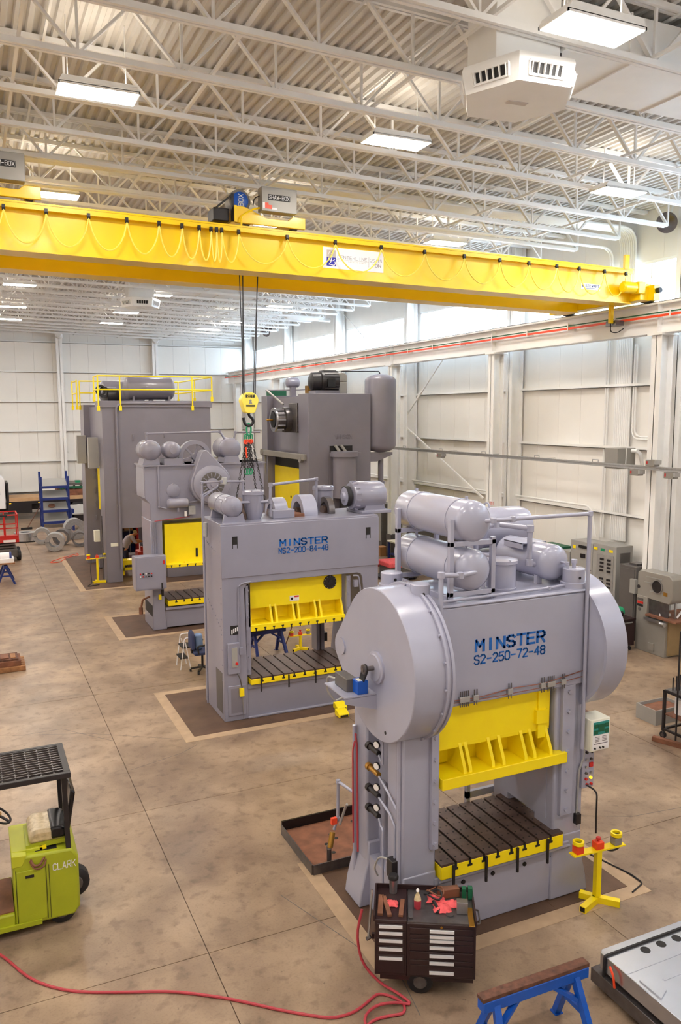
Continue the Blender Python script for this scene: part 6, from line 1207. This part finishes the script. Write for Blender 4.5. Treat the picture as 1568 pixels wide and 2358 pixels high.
t = thing('push_broom', 'push broom leaning against the blue tilting rack', 'broom', (3.0, 48.6, 0)); G().cyl((2.7, 48.5, .08), (3.45, 48.6, 1.3), .025, 8).build('handle', 'wood_dark', t); G().ob((2.65, 48.5, .06), (.6, .12, .12), (0, 0, 10)).build('brush_head', 'black_rubber', t)
t = thing('transport_dolly', 'low blue dolly with grey plate behind the coils', 'dolly', (5.5, 47.4, 0)); G().prism([(46.8, .9), (47.9, 1.3), (47.9, 1.36), (46.8, .96)], 'x', 5.0, 6.2).build('top_plate', 'cabinet_grey', t); G().box(5.0, 5.1, 46.9, 47.9, 0, 1.2).build('side_frame', 'navy_paint', t); G().box(6.1, 6.2, 46.9, 47.9, 0, 1.2).build('side_frame', 'navy_paint', t); G().box(5.0, 6.2, 46.9, 47.0, .5, .95).build('front_board', 'black_metal', t)
stand(4.22, 31.75, .97, 'yellow control stand beside the tall railed press', 1.0, ((-.2, -.1), (.3, -.06), (-.05, .2)))
t = thing('floor_cable', 'black cable snaking from the far yellow control stand', 'cable', (3.95, 31.5, 0)); G().tube([(4.0, 31.75, .95), (3.95, 31.7, .5), (3.95, 31.4, .05), (3.7, 31.1, .02), (4.2, 31.25, .02)], .015, 6, .15).build('cable_run', 'black_rubber', t)
# ---------------------------------------------------------------- worker inside the tall press
def skin_body(name, pts, edges, m, parent):
    me = bpy.data.meshes.new(name); me.from_pydata([p[:3] for p in pts], edges, []); o = bpy.data.objects.new(name, me); COL.objects.link(o)
    me.materials.append(MATS[m]); md = o.modifiers.new('skin', 'SKIN'); md.use_smooth_shade = True
    for i, p in enumerate(pts): me.skin_vertices[0].data[i].radius = (p[3], p[4] if len(p) > 4 else p[3])
    me.skin_vertices[0].data[0].use_root = True
    sb = o.modifiers.new('sub', 'SUBSURF'); sb.levels = 1; sb.render_levels = 2
    return par(o, parent)
PY = 33.75
t = thing('person', 'person in light grey shirt and dark trousers bending over inside the tall press', 'person', (5.62, PY, 0))
body = skin_body('body', [(5.56, PY, 1.0, .13, .15), (5.66, PY, 1.16, .14, .17), (5.82, PY, 1.33, .14, .19), (5.93, PY, 1.43, .09, .12), (6.0, PY, 1.49, .055), (6.08, PY, 1.53, .09, .085), (6.11, PY-.0, 1.60, .075),
    (5.92, PY-.2, 1.38, .065), (6.02, PY-.24, 1.16, .05), (6.2, PY-.16, 1.2, .038), (6.3, PY-.12, 1.2, .03), (5.92, PY+.2, 1.38, .065), (6.06, PY+.22, 1.2, .05), (6.24, PY+.12, 1.22, .038), (6.32, PY+.08, 1.2, .03),
    (5.6, PY-.1, .86, .1), (5.68, PY-.12, .48, .07), (5.58, PY-.12, .1, .05), (5.7, PY-.13, .05, .045), (5.54, PY+.12, .86, .1), (5.5, PY+.14, .48, .07), (5.36, PY+.14, .1, .05), (5.48, PY+.14, .05, .045)],
    [(0, 1), (1, 2), (2, 3), (3, 4), (4, 5), (5, 6), (3, 7), (7, 8), (8, 9), (9, 10), (3, 11), (11, 12), (12, 13), (13, 14), (0, 15), (15, 16), (16, 17), (17, 18), (0, 19), (19, 20), (20, 21), (21, 22)], 'skin', t)
skin_body('shirt', [(5.55, PY, .96, .17, .19), (5.67, PY, 1.17, .16, .19), (5.82, PY, 1.335, .155, .205), (5.92, PY, 1.42, .1, .14), (5.92, PY-.2, 1.38, .08), (6.01, PY-.24, 1.18, .065), (6.1, PY-.2, 1.18, .055), (5.92, PY+.2, 1.38, .08), (6.05, PY+.22, 1.21, .065)], [(0, 1), (1, 2), (2, 3), (3, 4), (4, 5), (5, 6), (3, 7), (7, 8)], 'shirt', t)
skin_body('trousers', [(5.56, PY, .97, .19, .21), (5.6, PY-.1, .82, .14), (5.68, PY-.12, .48, .095), (5.59, PY-.12, .14, .07), (5.54, PY+.12, .82, .14), (5.5, PY+.14, .48, .095), (5.37, PY+.14, .14, .07), (5.62, PY, 1.1, .165, .185)], [(0, 1), (1, 2), (2, 3), (0, 4), (4, 5), (5, 6), (0, 7)], 'trousers', t)
G().lathe([(0, .13), (.06, .175), (.2, .18), (.28, .17)], (5.53, PY, .84), (.2, 0, 1), 18).build('waistband', 'trousers', t, ang=60)
G().lathe([(0, .19), (.1, .19), (.24, .17)], (5.57, PY, 1.0), (.5, 0, 1), 18).build('shirt_hem', 'shirt', t, ang=60)
G().tank((6.04, PY, 1.53), (6.08, PY, 1.68), .085, 14, .9).build('hair', 'hair', t)
for s in (-1, 1):
    for k in range(4): G().tube([(6.31, PY+s*.1+.018*(k-1.5), 1.2), (6.36, PY+s*.1+.018*(k-1.5), 1.195), (6.385, PY+s*.1+.018*(k-1.5), 1.165-.004*abs(k-1.5))], .009, 6).build('finger', 'skin', t)
    G().tube([(6.3, PY+s*.1-.03*s, 1.205), (6.34, PY+s*.1-.055*s, 1.18)], .01, 6).build('thumb', 'skin', t)
    G().cyl((6.15, PY+s*.03, 1.565), (6.168, PY+s*.03, 1.563), .008, 8).build('eye', 'ink_black', t); G().ob((6.07, PY+s*.088, 1.55), (.04, .02, .05)).build('ear', 'skin', t)
G().prism([(6.155, 1.555), (6.185, 1.525), (6.155, 1.52)], 'y', PY-.012, PY+.012).build('nose', 'skin', t); G().ob((6.15, PY, 1.50), (.02, .045, .008)).build('mouth', 'red_hose', t)
t = thing('machine_part', 'red machine part the worker is bending over', 'machine', (6.45, PY, 0)); G().box(6.1, 6.75, PY-.3, PY+.35, .02, .8).build('tank', 'red_paint', t, bevel=.02); G().cyl((6.4, PY, .8), (6.4, PY, 1.1), .09, 14).build('pump', 'black_metal', t); G().box(6.25, 6.45, PY-.2, PY+.1, .8, .98).build('valve_block', 'red_paint', t); G().box(6.5, 6.7, PY-.2, PY+.2, .8, 1.35).build('motor', 'black_gloss', t)
t = thing('work_lamp', 'bright white work lamp on a stand behind the worker', 'lamp', (6.16, 35.6, 0)); G().cyl((6.16, 35.6, 0), (6.16, 35.6, 1.66), .02, 8).build('pole', 'steel_dark', t); G().box(5.98, 6.34, 35.5, 35.6, 1.66, 1.9).build('lamp_head', 'black_metal', t); G().box(6.0, 6.32, 35.48, 35.5, 1.68, 1.88).build('lamp_glass', 'lamp_white', t); G().box(6.0, 6.32, 35.45, 35.75, 0, .03).build('foot', 'steel_dark', t)
t = thing('shelf_unit', 'dark red shelf unit with boxes behind the worker', 'shelf', (6.0, 38.0, 0))
for x in (5.2, 6.05, 6.9): G().box(x-.05, x+.05, 37.8, 38.3, 0, 2.4).build('upright', 'red_paint', t)
for z in (.5, 1.1, 1.6, 2.2): G().box(5.2, 6.9, 37.8, 38.3, z-.03, z).build('shelf_board', 'cabinet_dark', t)
G().box(5.2, 6.9, 38.3, 38.34, 0, 2.4).build('back_panel', 'navy_paint', t)
tag(G().box(5.35, 5.95, 37.85, 38.25, 1.103, 1.3).build('storage_box', 'box_cream'), 'cream box on the dark red shelf behind the worker', 'box'); tag(G().box(6.3, 6.7, 37.85, 38.25, 1.103, 1.35).build('storage_box', 'cardboard'), 'brown box on the dark red shelf behind the worker', 'box')
# ---------------------------------------------------------------- right aisle clutter behind the near press
sawhorse((10.5, 11.95), 1.2, .78, 90, 'blue sawhorse mostly hidden behind the near press flywheel cover')
t = thing('work_bench', 'long white-topped work bench along the right wall', 'bench', (17.2, 28, 0)); G().box(16.5, 17.6, 25.2, 31.0, .86, .92).build('bench_top', 'box_cream', t)
for y in (25.3, 27.2, 29.1, 30.9):
    for x in (16.55, 17.55): G().box(x-.04, x+.04, y-.04, y+.04, 0, .86).build('bench_leg', 'navy_paint', t)
G().box(16.55, 17.55, 25.3, 30.9, .3, .34).build('lower_shelf', 'navy_paint', t); G().box(17.5, 17.58, 25.2, 31.0, .92, 1.6).build('back_panel', 'cabinet_dark', t); G().box(17.25, 17.58, 25.2, 31.0, 1.6, 1.63).build('upper_shelf', 'box_cream', t)
bc = ['cardboard', 'rust', 'sign_white', 'brass', 'cabinet_dark', 'press_yellow', 'navy_paint', 'wood']
where = ['on the bench top', 'under the bench', 'on the upper bench shelf']; colr = {'cardboard': 'brown cardboard', 'rust': 'rusty brown', 'sign_white': 'white', 'brass': 'brassy', 'cabinet_dark': 'dark grey', 'press_yellow': 'yellow', 'navy_paint': 'navy blue', 'wood': 'wooden'}
order = ['first', 'second', 'third', 'fourth', 'fifth', 'sixth', 'seventh']
rb = random.Random(5)
for r_, (z, n, x) in enumerate(((.921, 7, 16.75), (.341, 6, 16.85), (1.631, 5, 17.42))):
    for k in range(n):
        y = 25.6+5.2*(k+.3*rb.random())/n; m = bc[(k*3+r_*2) % 8]; s = rb.uniform(.18, .3); h = rb.uniform(.14, .3)
        tag(G().ob((x, y, z+h/2), (s if r_ < 2 else .2, s*1.2, h), (0, 0, rb.uniform(-12, 12))).build('parts_box', m, None, bevel=.008), '%s parts box %s, %s from the near end' % (colr[m], where[r_], order[k]), 'box')
tag(G().box(16.7, 17.1, 32.0, 32.45, 0, .42).build('carton', 'cardboard', None, bevel=.008), 'cardboard carton on the floor beside the far crane column', 'carton')
t = thing('hose_reel', 'dark red hose coiled on the floor in the right aisle', 'hose', (15.85, 30.4, 0))
for k in range(3): G().tube([(15.85+(.5-.08*k)*math.cos(w), 30.4+(.7-.1*k)*math.sin(w), .02+.03*k) for w in [rad(20*i) for i in range(19)]], .02, 6).build('hose_turn', 'red_hose', t)
t = thing('red_cart', 'low cart with a red cover in the right aisle', 'cart', (14.9, 27.4, 0)); G().box(14.5, 15.5, 27.0, 28.0, .5, .72).build('cover', 'pink_rag', t, bevel=.05); G().box(14.55, 15.45, 27.05, 27.95, .12, .5).build('body', 'cabinet_dark', t); G().box(14.3, 15.7, 26.8, 28.2, .1, .12).build('base', 'black_metal', t)
for x in (14.4, 15.6):
    for y in (26.95, 28.05): wheel(t, (x, y, .06), (0, 1, 0), .06, .04, 'caster')
tag(G().box(14.6, 15.9, 25.4, 26.6, 0, .012).build('floor_mat', 'cabinet_dark'), 'dark rubber mat on the floor of the right aisle', 'mat')
t = thing('pipe_rack', 'low rack of black and silver pipes in the right aisle', 'pipe rack', (13.2, 24.0, 0))
for x in (12.5, 13.9): G().box(x-.04, x+.04, 23.4, 24.6, .3, .36).box(x-.04, x+.04, 23.4, 23.48, 0, .7).box(x-.04, x+.04, 24.52, 24.6, 0, .7).build('end_frame', 'black_metal', t)
for k in range(6): G().cyl((12.1, 23.55+.17*k, .42), (14.3, 23.5+.18*k, .42), .05, 10).build('pipe_length', 'black_metal' if k % 2 else 'steel', t)
for k in range(4): G().cyl((12.2, 23.7+.18*k, .53), (14.2, 23.75+.17*k, .53), .05, 10).build('pipe_length', 'steel' if k % 2 else 'black_metal', t)
tag(G().box(12.6, 13.2, 22.4, 22.9, 0, .3).build('parts_box', 'press_yellow', None, bevel=.01), 'yellow parts box on the floor in front of the pipe rack', 'box'); tag(G().box(13.4, 14.0, 22.3, 22.8, 0, .26).build('parts_box', 'rust', None, bevel=.01), 'brown parts box on the floor in front of the pipe rack', 'box')
